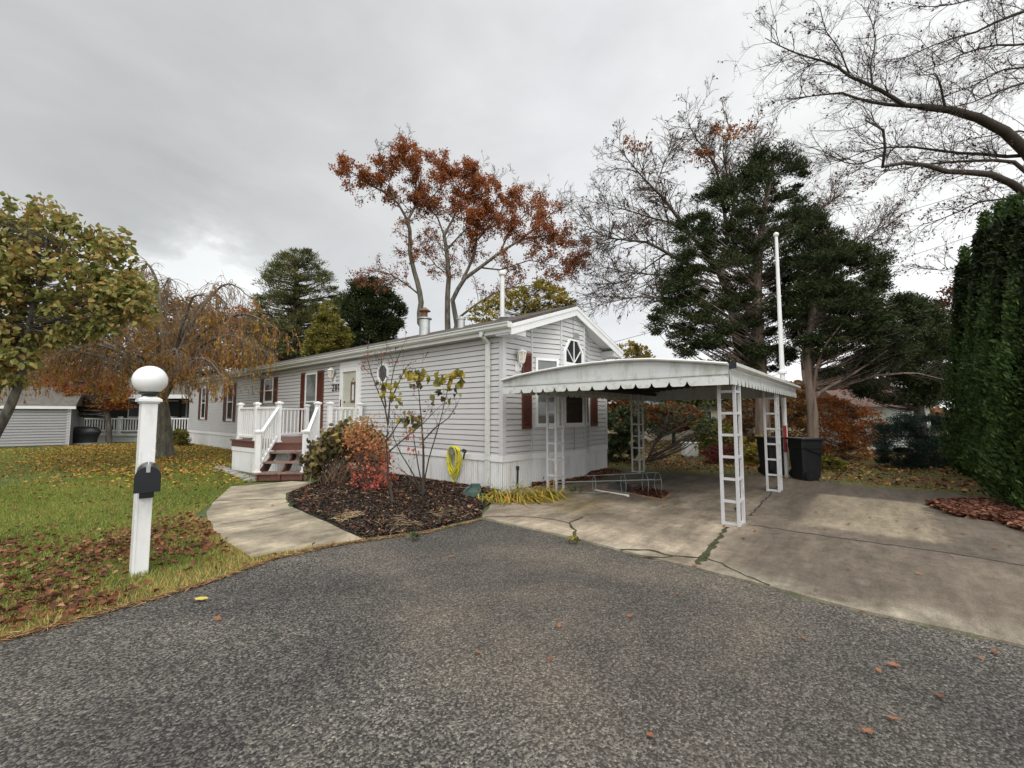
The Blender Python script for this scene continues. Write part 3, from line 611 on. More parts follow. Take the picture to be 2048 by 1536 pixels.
props(yl.build('willow_leaf', M('yellow_leaf', (.55, .42, .08), .6, .1, 20)), 'long yellow leaf at the edge of the asphalt below the white post', 'leaf')
# ------------------------------------------------------------------ the house
HW, HL, ZT, ZE, RS, ZR = 4.40, 23.0, .66, 3.24, .335, 4.20   # width, length, skirt top, eave, roof slope, ridge
house = thing('mobile_home', 'long single storey home with grey lap siding, maroon shutters and white skirting', 'house', (0, 0, 0))
FW_ = frame((0, 0, 0), (0, 1, 0), (-1, 0, 0))          # west long wall: a = along Y
FS_ = frame((0, 0, 0), (1, 0, 0), (0, -1, 0))          # gable end: a = along X
BAY = [(.96, 0), (1.69, -.30), (2.71, -.30), (3.44, 0)]
def facet(p, q):
    p = np.array((*p, 0), float); q = np.array((*q, 0), float); r = (q - p) / np.linalg.norm(q - p)
    return frame(p, r, (r[1], -r[0], 0)), float(np.linalg.norm(q - p)), p, r
def under_roof(x): return ZR - .16 - RS * abs(x - HW / 2)
COURSE = .114
def lap(mb, F, a0, a1, z0, ztop):
    """clapboards: every course leans out 12 mm at its foot and casts its own shadow line"""
    k = 0
    while True:
        b0 = z0 + k * COURSE; b1 = b0 + COURSE; k += 1
        A0, A1 = a0, a1
        top0, top1 = ztop(a0), ztop(a1)
        if b0 >= max(top0, top1): break
        def xr(b):
            if b <= min(top0, top1): return a0, a1
            if top0 < top1: s = (b - top0) / (top1 - top0); return a0 + (a1 - a0) * min(s, 1), a1
            if top0 > top1: s = (top0 - b) / (top0 - top1); return a0, a0 + (a1 - a0) * min(max(s, 0), 1)
            return a0, a1
        b1 = min(b1, max(top0, top1)); l0, r0 = xr(b0); l1, r1 = xr(b1)
        g1 = max(b1 - .019, b0 + .001); l2, r2 = xr(g1)
        P = [F(l0, b0, .016), F(r0, b0, .016), F(l2, g1, .007), F(r2, g1, .007), F(l2, g1, -.03), F(r2, g1, -.03), F(l1, b1, -.03), F(r1, b1, -.03), F(l0, b0, -.03), F(r0, b0, -.03)]
        mb.add(P, [(0, 1, 3, 2), (2, 3, 5, 4), (4, 5, 7, 6), (8, 9, 1, 0)])
wall = MB()
lap(wall, FW_, 0.05, HL - .05, ZT, lambda a: ZE)
FE_ = frame((HW, 0, 0), (0, 1, 0), (1, 0, 0)); lap(wall, FE_, .05, HL - .05, ZT, lambda a: ZE)
FN_ = frame((0, HL, 0), (1, 0, 0), (0, 1, 0))
lap(wall, FN_, 0.05, HW / 2, ZT, lambda a: under_roof(a)); lap(wall, FN_, HW / 2, HW - .05, ZT, lambda a: under_roof(a))
segs = [((0, 0), BAY[0]), (BAY[0], BAY[1]), (BAY[1], (HW / 2, -.30)), ((HW / 2, -.30), BAY[2]), (BAY[2], BAY[3]), (BAY[3], (HW, 0))]
for p, q in segs:
    F, L, p3, r = facet(p, q)
    lap(wall, F, .02, L - (.02 if q[0] != HW / 2 else 0), ZT, lambda a, p3=p3, r=r: under_roof(p3[0] + r[0] * a))
wall.build('siding', MT['siding'], house)
core = MB()   # structure behind the boards so that no light leaks through
core.box((.045, .045, .02), (HW - .045, HL - .045, ZE)); core.prism([(.045, .045, ZE), (HW - .045, .045, ZE), (HW / 2, .045, ZR - .2)], (0, HL - .09, 0))
core.prism([(x, y + .05, .02) for x, y in BAY], (0, 0, 3.4)); core.build('wall_core', MT['dark'], house)
sk = MB()
def ribs(mb, F, L, h):
    n = max(3, int(round(L / .055))); w = L / n
    pr = []
    for i in range(n): pr += [(i * w, .004), (i * w + w * .4, .004), (i * w + w * .5, .014), (i * w + w * .9, .014)]
    pr.append((L, .004)); k = len(pr)
    mb.add([F(a, 0, c) for a, c in pr] + [F(a, h, c) for a, c in pr], [(i, i + 1, k + i + 1, k + i) for i in range(k - 1)])
ribs(sk, FW_, HL, ZT - .02); ribs(sk, FE_, HL, ZT - .02); ribs(sk, FN_, HW, ZT - .02)
st = MB(); st.fbox(FW_, -.03, HL, ZT - .07, ZT + .045, .001, .032); st.fbox(FE_, 0, HL, ZT - .07, ZT + .045, .001, .032)
for p, q in [((0, 0), BAY[0])] + [(BAY[i], BAY[i + 1]) for i in range(3)] + [(BAY[3], (HW, 0))]:
    F, L, p3, r = facet(p, q); ribs(sk, F, L, ZT - .02); st.fbox(F, -.004, L + .004, ZT - .07, ZT + .045, .001, .030)
sk.build('skirting', MT['skirt'], house); st.build('skirt_trim', MT['trim'], house)
for a, b in (((-.022, -.022, ZT + .03), (.085, .085, ZE)), ((HW - .085, -.022, ZT + .03), (HW + .022, .085, 3.2)), ((-.022, HL - .085, ZT + .03), (.085, HL + .022, ZE))): MB().box(a, b).build('corner_trim', MT['post_grey'], house)
for i, (x, y) in enumerate(BAY):
    mb = MB(); mb.box((x - .028, y - .024, ZT + .046), (x + .028, y + .02, under_roof(x) - .01)); mb.build('bay_corner_trim', MT['post_grey'], house)
# roof: two slopes with front overhang, soffit, rakes and gutters
OV, EX = .40, .20
rf = MB()
for s in (0, 1):
    xe = -EX if s == 0 else HW + EX; ze = ZR - RS * (HW / 2 + EX)
    P = [(xe, -OV, ze), (HW / 2, -OV, ZR), (HW / 2, HL + .2, ZR), (xe, HL + .2, ze)]
    rf.prism(P, (0, 0, -.05))
roof = rf.build('roof', MT['shingle'], house)
rk = MB()
for s in (-1, 1):
    xe = HW / 2 + s * (HW / 2 + EX + .02); ze = ZR - .055 - RS * (HW / 2 + EX + .02)
    for t0, t1, y0, th in ((0, .075, -OV - .045, .045), (.075, .22, -OV - .025, .025)):
        P = [(HW / 2, y0, ZR - .055 - t0), (xe, y0, ze - t0), (xe, y0, ze - t1), (HW / 2, y0, ZR - .055 - t1)]
        rk.prism(P, (0, th, 0))
rk.build('rake_board', MT['trim'], house)
sf = MB()
for s in (-1, 1):
    xe = HW / 2 + s * (HW / 2 + EX); z0 = ZR - .15
    zE = z0 - RS * (HW / 2 + EX)
    P = [(HW / 2, -OV, z0), (xe, -OV, zE), (xe, .0, zE), (HW / 2, .0, z0)]
    sf.prism(P, (0, 0, .02))
    # boxed return at the foot of the rake
    a, b_ = (xe, xe - s * .46)
    sf.box((min(a, b_), -OV - .002, ZE - .10), (max(a, b_), .02, ZE + .06))
    sf.box((min(xe, xe - s * EX), 0, ZE - .06), (max(xe, xe - s * EX), HL, ZE))
sf.build('soffit', MT['siding'], house)
gt = MB()
prof = [(-.0, .0), (-.075, .0), (-.105, .035), (-.105, .075), (-.125, .095), (-.125, .115), (-.108, .115), (-.09, .08), (-.09, .045), (-.065, .012), (-.0, .012)]
zg = ZE + .015
gt.prism([(-EX + a, -OV, zg + b) for a, b in prof], (0, HL + OV + .2, 0))
gt.box((-EX - .12, -OV - .014, zg), (-EX, -OV + .001, zg + .115))
gt.build('gutter', MT['gutter'], house)
fa = MB(); fa.box((-EX - .018, -OV + .02, ZE - .06), (-EX + .0, HL + .2, ZE + .12)); fa.build('eave_board', MT['trim'], house)
ds = MB(); y0 = .36
ds.bar((-EX - .06, y0, zg), (-EX - .06, y0, zg - .10), .075, .055, (1, 0, 0)); ds.bar((-EX - .06, y0, zg - .06), (-.065, y0, zg - .22), .075, .055, (1, 0, 0))
ds.box((-.10, y0 - .045, .10), (-.038, y0 + .045, zg - .18))
for z in (.62, 2.55): ds.box((-.108, y0 - .055, z), (-.03, y0 + .055, z + .025))
ds.build('downspout', MT['gutter'], house)
vt = MB(); F, L, _, _ = facet(BAY[1], BAY[2]); vt.fbox(F, L / 2 + .0, L / 2 + .26, 3.42, 3.53, .004, .03)
vt.build('gable_vent', MT['galv'], house)
# windows: frame, sashes and panes set proud of the boards, with blind or dark room behind the glass
def window(F, a0, a1, b0, b1, back='dark', rail=True, fw=.055):
    fm = MB()
    for x0, x1, y0, y1 in ((a0, a1, b0, b0 + fw), (a0, a1, b1 - fw, b1), (a0, a0 + fw, b0 + fw, b1 - fw), (a1 - fw, a1, b0 + fw, b1 - fw)): fm.fbox(F, x0, x1, y0, y1, .003, .048)
    fm.fbox(F, a0 - .02, a1 + .02, b0 - .03, b0 - .002, .004, .06)
    w = fm.build('window', MT['white'], house)
    mid = (b0 + b1) / 2
    if rail:
        sm = MB(); sm.fbox(F, a0 + fw, a1 - fw, mid - .02, mid + .02, .018, .042); sm.build('sash_rail', MT['white'], w)
    bk = MB(); bk.add([F(a0 + fw * .8, b0 + fw * .8, .021), F(a1 - fw * .8, b0 + fw * .8, .021), F(a1 - fw * .8, b1 - fw * .8, .021), F(a0 + fw * .8, b1 - fw * .8, .021)], [(0, 1, 2, 3)])
    bk.build('blind' if back == 'blind' else 'dark_screen', MT[back], w)
    pn = MB(); pn.add([F(a0 + fw * .8, b0 + fw * .8, .03), F(a1 - fw * .8, b0 + fw * .8, .03), F(a1 - fw * .8, b1 - fw * .8, .03), F(a0 + fw * .8, b1 - fw * .8, .03)], [(0, 1, 2, 3)])
    pn.build('pane', MT['glass'], w); return w
def shutter(F, a0, a1, b0, b1):
    mb = MB(); st_ = .04
    for x0, x1, y0, y1 in ((a0, a0 + st_, b0, b1), (a1 - st_, a1, b0, b1), (a0 + st_, a1 - st_, b0, b0 + .07), (a0 + st_, a1 - st_, b1 - .07, b1), (a0 + st_, a1 - st_, (b0 + b1) / 2 - .04, (b0 + b1) / 2 + .04)): mb.fbox(F, x0, x1, y0, y1, .012, .045)
    z = b0 + .075
    while z < b1 - .1:
        if abs(z + .015 - (b0 + b1) / 2) > .055:
            P = [F(a0 + st_, z, .040), F(a1 - st_, z, .040), F(a1 - st_, z + .028, .018), F(a0 + st_, z + .028, .018)]; mb.add(P, [(0, 1, 2, 3)])
        z += .032
    mb.fbox(F, a0 + st_, a1 - st_, b0 + .07, b1 - .07, .012, .017)
    return mb.build('shutter', MT['shutter'], house)
def wx(u, v=760): return float(onx(u, v, 0)[1])
for ul, ur, sl, sr, b0, b1, bk in ((613, 636, 604, 649, 1.02, 2.93, 'blind'), (531, 549, 523.5, 557, 2.02, 2.93, 'dark'), (458, 470, 451, 474.5, 1.30, 2.93, 'dark'), (406.5, 415, 401.5, 419, 1.35, 2.93, 'dark')):
    a1, a0, s1, s0 = wx(ul), wx(ur), wx(sl), wx(sr)
    window(FW_, a0, a1, b0, b1, bk); shutter(FW_, a1 + .03, s1, b0 - .06, b1 + .04); shutter(FW_, s0, a0 - .03, b0 - .06, b1 + .04)
# bay windows
F1, L1, _, _ = facet(BAY[0], BAY[1]); window(F1, .09, L1 - .09, 1.30, 2.82, 'blind', False)
F2, L2, _, _ = facet(BAY[1], BAY[2]); wl, wr = L2 / 2 - .43, L2 / 2 + .43
window(F2, wl, wr, 1.30, 2.72, 'dark', False)
F3, L3, _, _ = facet(BAY[2], BAY[3]); window(F3, .12, L3 - .12, 1.30, 2.82, 'dark', False)
for F, L in ((F1, L1), (F2, L2), (F3, L3)): pass
wa = facet((0, 0), BAY[0])[0]; shutter(wa, .60, .92, 1.24, 2.90)
wb = facet(BAY[3], (HW, 0))[0]; shutter(wb, .06, .40, 1.24, 2.90)
# transom with a polygonal head and fanned bars
fan = [(-.43, 0), (-.43, .30), (-.19, .62), (.19, .62), (.43, .30), (.43, 0)]; inn = [(x * .83, .055 + (y * .86 if y else 0)) for x, y in fan]
cx = L2 / 2; zb = 2.724
mb = MB(); k = 6
P = [F2(cx + x, zb + y, c) for c in (.003, .05) for x, y in fan] + [F2(cx + x, zb + y, c) for c in (.003, .05) for x, y in inn]
for i in range(k):
    j = (i + 1) % k; mb.add([P[6 + i], P[6 + j], P[18 + j], P[18 + i], P[i], P[j], P[12 + j], P[12 + i]], [(0, 1, 2, 3), (4, 5, 1, 0), (3, 2, 6, 7)])
fw_ = mb.build('transom_window', MT['white'], house)
mb = MB()
for x, y in ((-.28, .36), (0, .58), (.28, .36)): mb.bar(F2(cx, zb + .055, .035), F2(cx + x * 1.05, zb + y, .035), .018, .02, (0, -1, 0))
mb.build('fan_bars', MT['white'], fw_)
MB().add([F2(cx + x, zb + y, .021) for x, y in inn], [tuple(range(6))]).build('dark_screen', MT['dark'], fw_)
MB().add([F2(cx + x, zb + y, .027) for x, y in inn], [tuple(range(6))]).build('pane', MT['glass'], fw_)
# octagonal window
oc = [(4.285 + .27 * math.cos(PI / 8 + k * PI / 4), 2.66 + .29 * math.sin(PI / 8 + k * PI / 4)) for k in range(8)]; oi = [(4.285 + (x - 4.285) * .78, 2.66 + (y - 2.66) * .80) for x, y in oc]
mb = MB()
for i in range(8):
    j = (i + 1) % 8; mb.add([FW_(*oc[i], .05), FW_(*oc[j], .05), FW_(*oi[j], .05), FW_(*oi[i], .05), FW_(*oc[i], .003), FW_(*oc[j], .003), FW_(*oi[j], .012), FW_(*oi[i], .012)], [(0, 1, 2, 3), (4, 5, 1, 0), (3, 2, 6, 7)])
ow = mb.build('octagonal_window', MT['white'], house)
MB().add([FW_(*p, .021) for p in oi], [tuple(range(8))]).build('dark_screen', MT['netting'], ow); MB().add([FW_(*p, .028) for p in oi], [tuple(range(8))]).build('pane', MT['glass'], ow)
# front door behind a full-view storm door
da, db, dz0, dz1 = 5.46, 6.50, .86, 2.92
mb = MB()
for x0, x1, y0, y1 in ((da - .06, da + .02, dz0, dz1 + .20), (db - .02, db + .06, dz0, dz1 + .20), (da + .02, db - .02, dz1 + .04, dz1 + .20)): mb.fbox(FW_, x0, x1, y0, y1, .003, .05)
dfm = mb.build('door_frame', MT['trim'], house)
mb = MB()
for x0, x1, y0, y1 in ((da + .025, da + .15, dz0, dz1 + .03), (db - .12, db - .025, dz0, dz1 + .03), (da + .15, db - .12, dz1 - .10, dz1 + .03), (da + .15, db - .12, dz0, dz0 + .28)): mb.fbox(FW_, x0, x1, y0, y1, .02, .062)
dr_ = mb.build('storm_door', MT['white'], house)
MB().add([FW_(a, b, .045) for a, b in ((da + .15, dz0 + .28), (db - .12, dz0 + .28), (db - .12, dz1 - .10), (da + .15, dz1 - .10))], [(0, 1, 2, 3)]).build('pane', MT['doorglass'], dr_)
mb = MB(); mb.fbox(FW_, db - .085, db - .065, 1.72, 2.0, .062, .085); mb.build('handle', MT['black'], dr_)
mb = MB(); mb.fbox(FW_, da + .12, db - .09, dz0 + .02, dz1 - .06, .004, .018)
for x0, x1 in ((.22, .47), (.55, .80)):
    for y0, y1 in ((.30, .95), (1.05, 1.75)): mb.fbox(FW_, da + x0, da + x1, dz0 + y0, dz0 + y1, .018, .023)
idr = mb.build('inner_door', MT['door'], house)
mb = MB(); c = FW_(db - .22, 1.93, .03); mb.lathe((c[0], c[1], c[2] - .03), [(.005, 0), (.025, .01), (.03, .03), (.02, .05), (.004, .06)], 10); mb.build('knob', MT['rust'], idr)
# house number
def text_mesh(name, body, size, F, a, b, c, mat, parent, flip):
    cu = bpy.data.curves.new(name + '_c', 'FONT'); cu.body = body; cu.size = size; cu.extrude = .006; cu.align_x = 'CENTER'; cu.space_character = 1.22; cu.offset = .001
    t = bpy.data.objects.new(name + '_t', cu); COL.objects.link(t); bpy.context.view_layer.update()
    me = bpy.data.meshes.new_from_object(t.evaluated_get(bpy.context.evaluated_depsgraph_get())); bpy.data.objects.remove(t)
    o0 = origin(parent)
    for v in me.vertices: v.co = Vector(F(a + flip * v.co.x, b + v.co.y, c + v.co.z) - o0)
    me.name = name; me.materials.clear(); me.materials.append(mat); return link(name, me, parent)
text_mesh('house_number', '280', .30, FW_, 6.82, 2.28, .022, MT['black'], house, -1)
# coach lamps
def coach_lamp(F, a, b):
    mb = MB(); mb.fbox(F, a - .06, a + .06, b - .16, b + .06, .014, .03); mb.tube([F(a, b - .1, .03), F(a, b - .13, .10), F(a, b - .05, .15), F(a, b + .0, .14)], .011, 6)
    l = mb.build('wall_lamp', MT['white'], house)
    c = F(a, b, .14); mb = MB(); mb.lathe((c[0], c[1], c[2] + .24), [(.11, 0), (.12, .012), (.07, .05), (.02, .075), (.012, .10)], 6); mb.lathe((c[0], c[1], c[2] + .0), [(.03, 0), (.065, .03), (.065, .04)], 6)
    for k in range(6): mb.bar((c[0] + .062 * math.cos(k * PI / 3), c[1] + .062 * math.sin(k * PI / 3), c[2] + .035), (c[0] + .10 * math.cos(k * PI / 3), c[1] + .10 * math.sin(k * PI / 3), c[2] + .245), .012, .012, (1, .2, 0))
    mb.build('lamp_cage', MT['white'], l)
    MB().lathe((c[0], c[1], c[2] + .04), [(.055, 0), (.09, .20)], 6).build('lamp_glass', MT['amber'], l)
coach_lamp(FW_, 6.93, 2.66); coach_lamp(wa, .44, 2.62)
# flues and vents through the roof
def roofpt(u, x): y = float(onx(u, 700, x)[1]); return np.array((x, y, ZR - RS * abs(x - HW / 2)))
p = roofpt(1004.5, 1.25); top = float(onx(1003.5, 540, 1.25)[2])
mb = MB(); mb.lathe((p[0], p[1], p[2] - .05), [(.055, 0), (.055, top - p[2])], 14); mb.lathe((p[0], p[1], top - .14), [(.085, 0), (.09, .01), (.09, .085), (.07, .11)], 14)
fl = mb.build('flue_pipe', MT['pvcpipe'], roof, smooth=True)
MB().lathe((p[0], p[1], p[2] - .07), [(.16, 0), (.13, .05), (.075, .13)], 12).build('flashing', MT['shingle'], fl)
p = roofpt(848.5, 1.25); zt = float(onx(848, 615, 1.25)[2]); H_ = zt - p[2]
mb = MB(); mb.lathe((p[0], p[1], p[2] - .05), [(.155, 0), (.155, H_ * .60)], 16); mb.lathe((p[0], p[1], p[2] + H_ * .56), [(.21, 0), (.21, .03), (.16, .04)], 16)
ch = mb.build('stove_flue', MT['galv'], roof, smooth=True)
mb = MB(); mb.lathe((p[0], p[1], p[2] + H_ * .6), [(.085, 0), (.085, H_ * .26)], 12); mb.lathe((p[0], p[1], p[2] + H_ * .85), [(.17, 0), (.16, .02), (.03, H_ * .14)], 14); mb.build('rain_cap', MT['rust'], ch)
p = roofpt(922, 1.3); mb = MB(); mb.lathe((p[0], p[1], p[2] - .05), [(.10, 0), (.10, .26), (.125, .265), (.125, .33), (.05, .345)], 14); mb.build('roof_vent', MT['galv'], roof, smooth=True)
pl = thing('door_plaque', 'small dark rectangular plaque with a white centre hanging inside the front door', 'plaque', FW_(5.80, 2.2, .024))
mb = MB()
for x0, x1, y0, y1 in ((-.13, .13, -.30, -.23), (-.13, .13, .23, .30), (-.13, -.06, -.23, .23), (.06, .13, -.23, .23)): mb.fbox(FW_, 5.80 + x0, 5.80 + x1, 2.2 + y0, 2.2 + y1, .024, .036)
mb.build('border', MT['rust'], pl); MB().fbox(FW_, 5.74, 5.86, 1.97, 2.43, .024, .03).build('white_panel', MT['white'], pl)
mb = MB(); mb.tube([FW_(5.70, 2.5, .03), FW_(5.8, 2.62, .03), FW_(5.90, 2.5, .03)], .006, 5); mb.build('cord', MT['rust'], pl)
# ------------------------------------------------------------------ porch with angled steps
porch = thing('porch', 'raised brown deck with white picket railings and angled steps at the front door', 'porch', (-1.2, 6.6, 0))
ZD = .85
A, B_, C_, D_, E_ = (-.04, 8.55), (-2.30, 8.25), (-2.12, 5.80), (-1.36, 5.06), (-.04, 5.06)
dk = MB(); dk.prism([(x, y, ZD - .035) for x, y in ((A[0], A[1] + .03), (B_[0] - .06, B_[1] + .06), (C_[0] - .07, C_[1] - .02), (D_[0] - .03, D_[1] - .06), (E_[0], E_[1] - .05))], (0, 0, .035)); dk.build('deck_floor', MT['deck'], porch)
rim = MB(); skp = MB(); skt = MB()
for p, q in ((A, B_), (B_, C_), (C_, D_), (D_, E_)):
    p3, q3 = np.array((*p, 0)), np.array((*q, 0)); L = np.linalg.norm(q3 - p3); r = (q3 - p3) / L; F = frame(p3, r, (r[1], -r[0], 0))
    rim.fbox(F, 0, L, ZD - .19, ZD - .037, .0, .035)
    skt.fbox(F, 0, L, ZD - .31, ZD - .192, .002, .028); ribs(skp, F, L, ZD - .25)
rim.build('rim_joist', MT['deck'], porch); skt.build('skirt_band', MT['trim'], porch); skp.build('deck_skirt', MT['skirt'], porch)
def rpost(x, y, z0, z1, base=True):
    mb = MB(); s = .052; mb.box((x - s, y - s, z0), (x + s, y + s, z1 - .03))
    pp = mb.build('railing_post', MT['white'], porch, bevel=.006)
    mb = MB(); c = .078
    mb.box((x - .068, y - .068, z1 - .05), (x + .068, y + .068, z1 - .03)); mb.box((x - c, y - c, z1 - .03), (x + c, y + c, z1))
    k = [(x - c, y - c, z1), (x + c, y - c, z1), (x + c, y + c, z1), (x - c, y + c, z1), (x, y, z1 + .035)]; mb.add(k, [(0, 1, 4), (1, 2, 4), (2, 3, 4), (3, 0, 4)])
    mb.build('post_cap', MT['white'], pp)
    if base: MB().box((x - .072, y - .072, z0), (x + .072, y + .072, z0 + .03)).build('post_base', MT['white'], pp)
def railing(p, q, zp0, zq0, hl=.10, hh=.88, gap=.115, base=True):
    p = np.array(p, float); q = np.array(q, float); d = q - p; L = np.linalg.norm(d); d /= L; p = p + d * .05; q = q - d * .05; L -= .10
    mb = MB(); P = lambda t, z: (p[0] + (q[0] - p[0]) * t, p[1] + (q[1] - p[1]) * t, zp0 + (zq0 - zp0) * t + z)
    mb.bar(P(0, hh), P(1, hh), .065, .05); rl = mb.build('railing', MT['white'], porch); mb = MB(); mb.bar(P(0, hl), P(1, hl), .05, .055); mb.build('bottom_rail', MT['white'], rl); n = int(L / gap); mb = MB()
    for i in range(1, n):
        t = i / n; a = P(t, hl + .02); b = P(t, hh - .02); mb.box((a[0] - .016, a[1] - .016, a[2]), (a[0] + .016, a[1] + .016, b[2]))
    mb.build('pickets', MT['white'], rl)
nb = (-.16, 8.42); nl = (-2.18, 8.15); nm = (-2.13, 7.02); sl = (-2.02, 5.86); sr = (-1.33, 5.22); ea = (-1.02, 5.18); eb = (-.16, 5.18)
for x, y in (nb, nl, nm, sl, sr, ea, eb): rpost(x, y, ZD, 1.86)
railing(nl, nb, ZD, ZD); railing(nl, nm, ZD, ZD); railing(nm, sl, ZD, ZD); railing(ea, eb, ZD, ZD)
# steps
mid = np.array(((C_[0] + D_[0]) / 2, (C_[1] + D_[1]) / 2, 0)); tr = np.array((D_[0] - C_[0], D_[1] - C_[1], 0)); tr /= np.linalg.norm(tr); out_ = np.array((tr[1], -tr[0], 0))
Fst = frame(mid, tr, out_); hw = .53; R_ = ZD / 4
for k in range(3):
    z = ZD - R_ * (k + 1); c0 = .04 + .30 * k
    MB().fbox(Fst, -hw - (.05 if k == 2 else 0), hw + (.05 if k == 2 else 0), z - .035, z, c0 - .02, c0 + .315).build('tread', MT['tread'], porch)
rs = MB(); rs.fbox(Fst, -hw, hw, ZD - .19, ZD - .037, .037, .05); rs.fbox(Fst, -hw, hw, .03, R_ - .036, .88, .90); rs.build('riser', MT['deck'], porch)
sg = MB()
for a in (-hw + .02, -.02, hw - .06):
    pr = [(.04, ZD - .2), (.94, .18), (.94, .03), (.62, .03), (.04, .50)]; P = [Fst(a, z, c) for c, z in pr]; sg.prism(P, tr * .04)
    for k in range(3): sg.fbox(Fst, a, a + .04, max(.03, ZD - R_ * (k + 1) - .2), ZD - R_ * (k + 1) - .036, .06 + .30 * k, .30 + .30 * k)
sg.build('stringer', MT['deck'], porch)
pb = [Fst(-hw + .0, 0, .86), Fst(hw + .0, 0, .86)]; ptop = [np.array((*sl, 0)), np.array((*sr, 0))]
for a, b in zip(pb, ptop):
    rpost(a[0], a[1], R_, 1.17); railing((a[0], a[1]), (b[0], b[1]), R_ - .02, ZD + .02, .12, .84)
# ------------------------------------------------------------------ carport
cp_ = thing('carport', 'white metal carport with bowed roof, scalloped edge and ladder lattice posts', 'carport', (2.7, -2.3, 0))
X0, X1, YL, YR = -.40, 5.80, -.36, -4.34
arch = [(YL - .0, 2.21), (-.75, 2.275), (-1.2, 2.325), (-1.75, 2.368), (-2.3, 2.392), (-2.85, 2.395), (-3.3, 2.372), (-3.72, 2.318), (-4.0, 2.28), (YR, 2.225)]
rp = MB(); rp.prism([(X0 - .05, y, z) for y, z in arch] + [(X0 - .05, y, z - .03) for y, z in arch[::-1]], (X1 - X0 + .10, 0, 0)); rp.build('roof', MT['carport'], cp_)
pn_ = MB(); n = 24
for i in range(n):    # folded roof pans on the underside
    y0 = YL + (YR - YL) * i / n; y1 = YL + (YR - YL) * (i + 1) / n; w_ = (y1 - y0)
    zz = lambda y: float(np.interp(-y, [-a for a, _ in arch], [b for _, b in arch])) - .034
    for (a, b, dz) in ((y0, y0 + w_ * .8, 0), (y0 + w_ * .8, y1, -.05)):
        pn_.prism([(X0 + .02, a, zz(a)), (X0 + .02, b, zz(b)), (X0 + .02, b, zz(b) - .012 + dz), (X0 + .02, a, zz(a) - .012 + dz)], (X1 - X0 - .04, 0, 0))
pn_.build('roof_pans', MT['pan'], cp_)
def scallop(mb, F, notches, L, b0, b1, depth_=.07, nw=.05, th=.004, c=.0):
    pts = [(0, b0)]
    for a in notches:
        pts += [(a - nw * .9, b0), (a - nw * .45, b0 + depth_ * .25), (a - nw * .16, b0 + depth_ * .75), (a, b0 + depth_), (a + nw * .16, b0 + depth_ * .75), (a + nw * .45, b0 + depth_ * .25), (a + nw * .9, b0)]
    pts.append((L, b0)); k = len(pts)
    V = [F(a, b, c) for a, b in pts] + [F(a, b1, c) for a, b in pts] + [F(a, b, c - th) for a, b in pts] + [F(a, b1, c - th) for a, b in pts]
    mb.add(V, [(i, i + 1, k + i + 1, k + i) for i in range(k - 1)] + [(2 * k + i + 1, 2 * k + i, 3 * k + i, 3 * k + i + 1) for i in range(k - 1)] + [(i + 1, i, 2 * k + i, 2 * k + i + 1) for i in range(k - 1)])
FF = frame((X0, YL, 0), (0, -1, 0), (-1, 0, 0)); LF = YL - YR; FR_ = frame((X0, YR, 0), (1, 0, 0), (0, -1, 0)); LR = X1 - X0
va = MB()
scallop(va, FF, [-float(onx(u, 775, X0)[1]) + YL for u in (1043.5, 1065, 1086.5, 1110, 1134, 1159, 1185, 1213, 1242, 1272, 1304, 1339, 1375)], LF, 1.945, 2.06, .07, .055, c=.012)
scallop(va, FR_, [.42 + .225 * i for i in range(25)], LR, 1.955, 2.065, .09, .055, c=.012)
scallop(va, frame((X0, YL, 0), (1, 0, 0), (0, 1, 0)), [.3 + .25 * i for i in range(23)], LR, 1.955, 2.06, .07, .05, c=.0)
va.build('scalloped_valance', MT['valance'], cp_)
fb = MB()
for i in range(len(arch) - 1):
    (ya, za), (yb, zb_) = arch[i], arch[i + 1]; P = [(X0, ya, 2.045), (X0, yb, 2.045), (X0, yb, zb_ - .032), (X0, ya, za - .032)]; fb.prism(P, (.02, 0, 0))
fb.box((X0 - .012, YR, 2.085), (X0 - .001, YL, 2.125)); 
fb.box((X0 + .02, YR - .001, 2.045), (X1, YR + .02, 2.18)); fb.box((X0 + .02, YL - .02, 2.045), (X1, YL, 2.18)); fb.box((X1 - .02, YR + .02, 1.96), (X1, YL - .02, 2.3)); fb.box((X0 - .016, YR - .018, 1.945), (X0 + .05, YR - .013, 2.2))
fb.build('fascia', MT['carport'], cp_)
rb_ = MB(); rb_.tube([(X0 - .06, y, z - .005) for y, z in arch], .018, 6); rb_.build('roof_edge', MT['trim'], cp_)
gp = MB(); prof = [(0, 0), (-.05, 0), (-.085, .03), (-.085, .075), (-.072, .075), (-.068, .035), (-.04, .013), (0, .013)]
gp.prism([(X0 - .02, YR - .015 + a, 2.155 + b) for a, b in prof], (X1 - X0 + .06, 0, 0)); gp.build('gutter', MT['gutter'], cp_)
ec = MB(); ec.box((X0 - .03, YR - .10, 2.15), (X0 - .018, YR - .01, 2.235)); ec.build('gutter_end_cap', MT['black'], cp_)
def lattice(x, y, ax, ay, ztop, n=6, s=.042):
    """ladder post: corner leg and two arms, rungs on both faces"""
    pts = [(x, y), (x + ax, y), (x, y + ay)]; pst = None
    for px_, py_ in pts:
        o = MB().box((px_ - s / 2, py_ - s / 2, .02), (px_ + s / 2, py_ + s / 2, ztop)).build('lattice_post' if pst is None else 'leg', MT['lattice'], cp_ if pst is None else pst, bevel=.004); pst = pst or o
    ax_, ay_ = math.copysign(s / 2, ax), math.copysign(s / 2, ay)
    for k in range(n + 1):
        z = .045 + k * (ztop - .22) / n; mb = MB()
        for (p, q) in (((x + ax_, y), (x + ax - ax_, y)), ((x, y + ay_), (x, y + ay - ay_))): mb.bar((*p, z), (*q, z), .026, .036)
        mb.build('rung', MT['lattice'], pst)
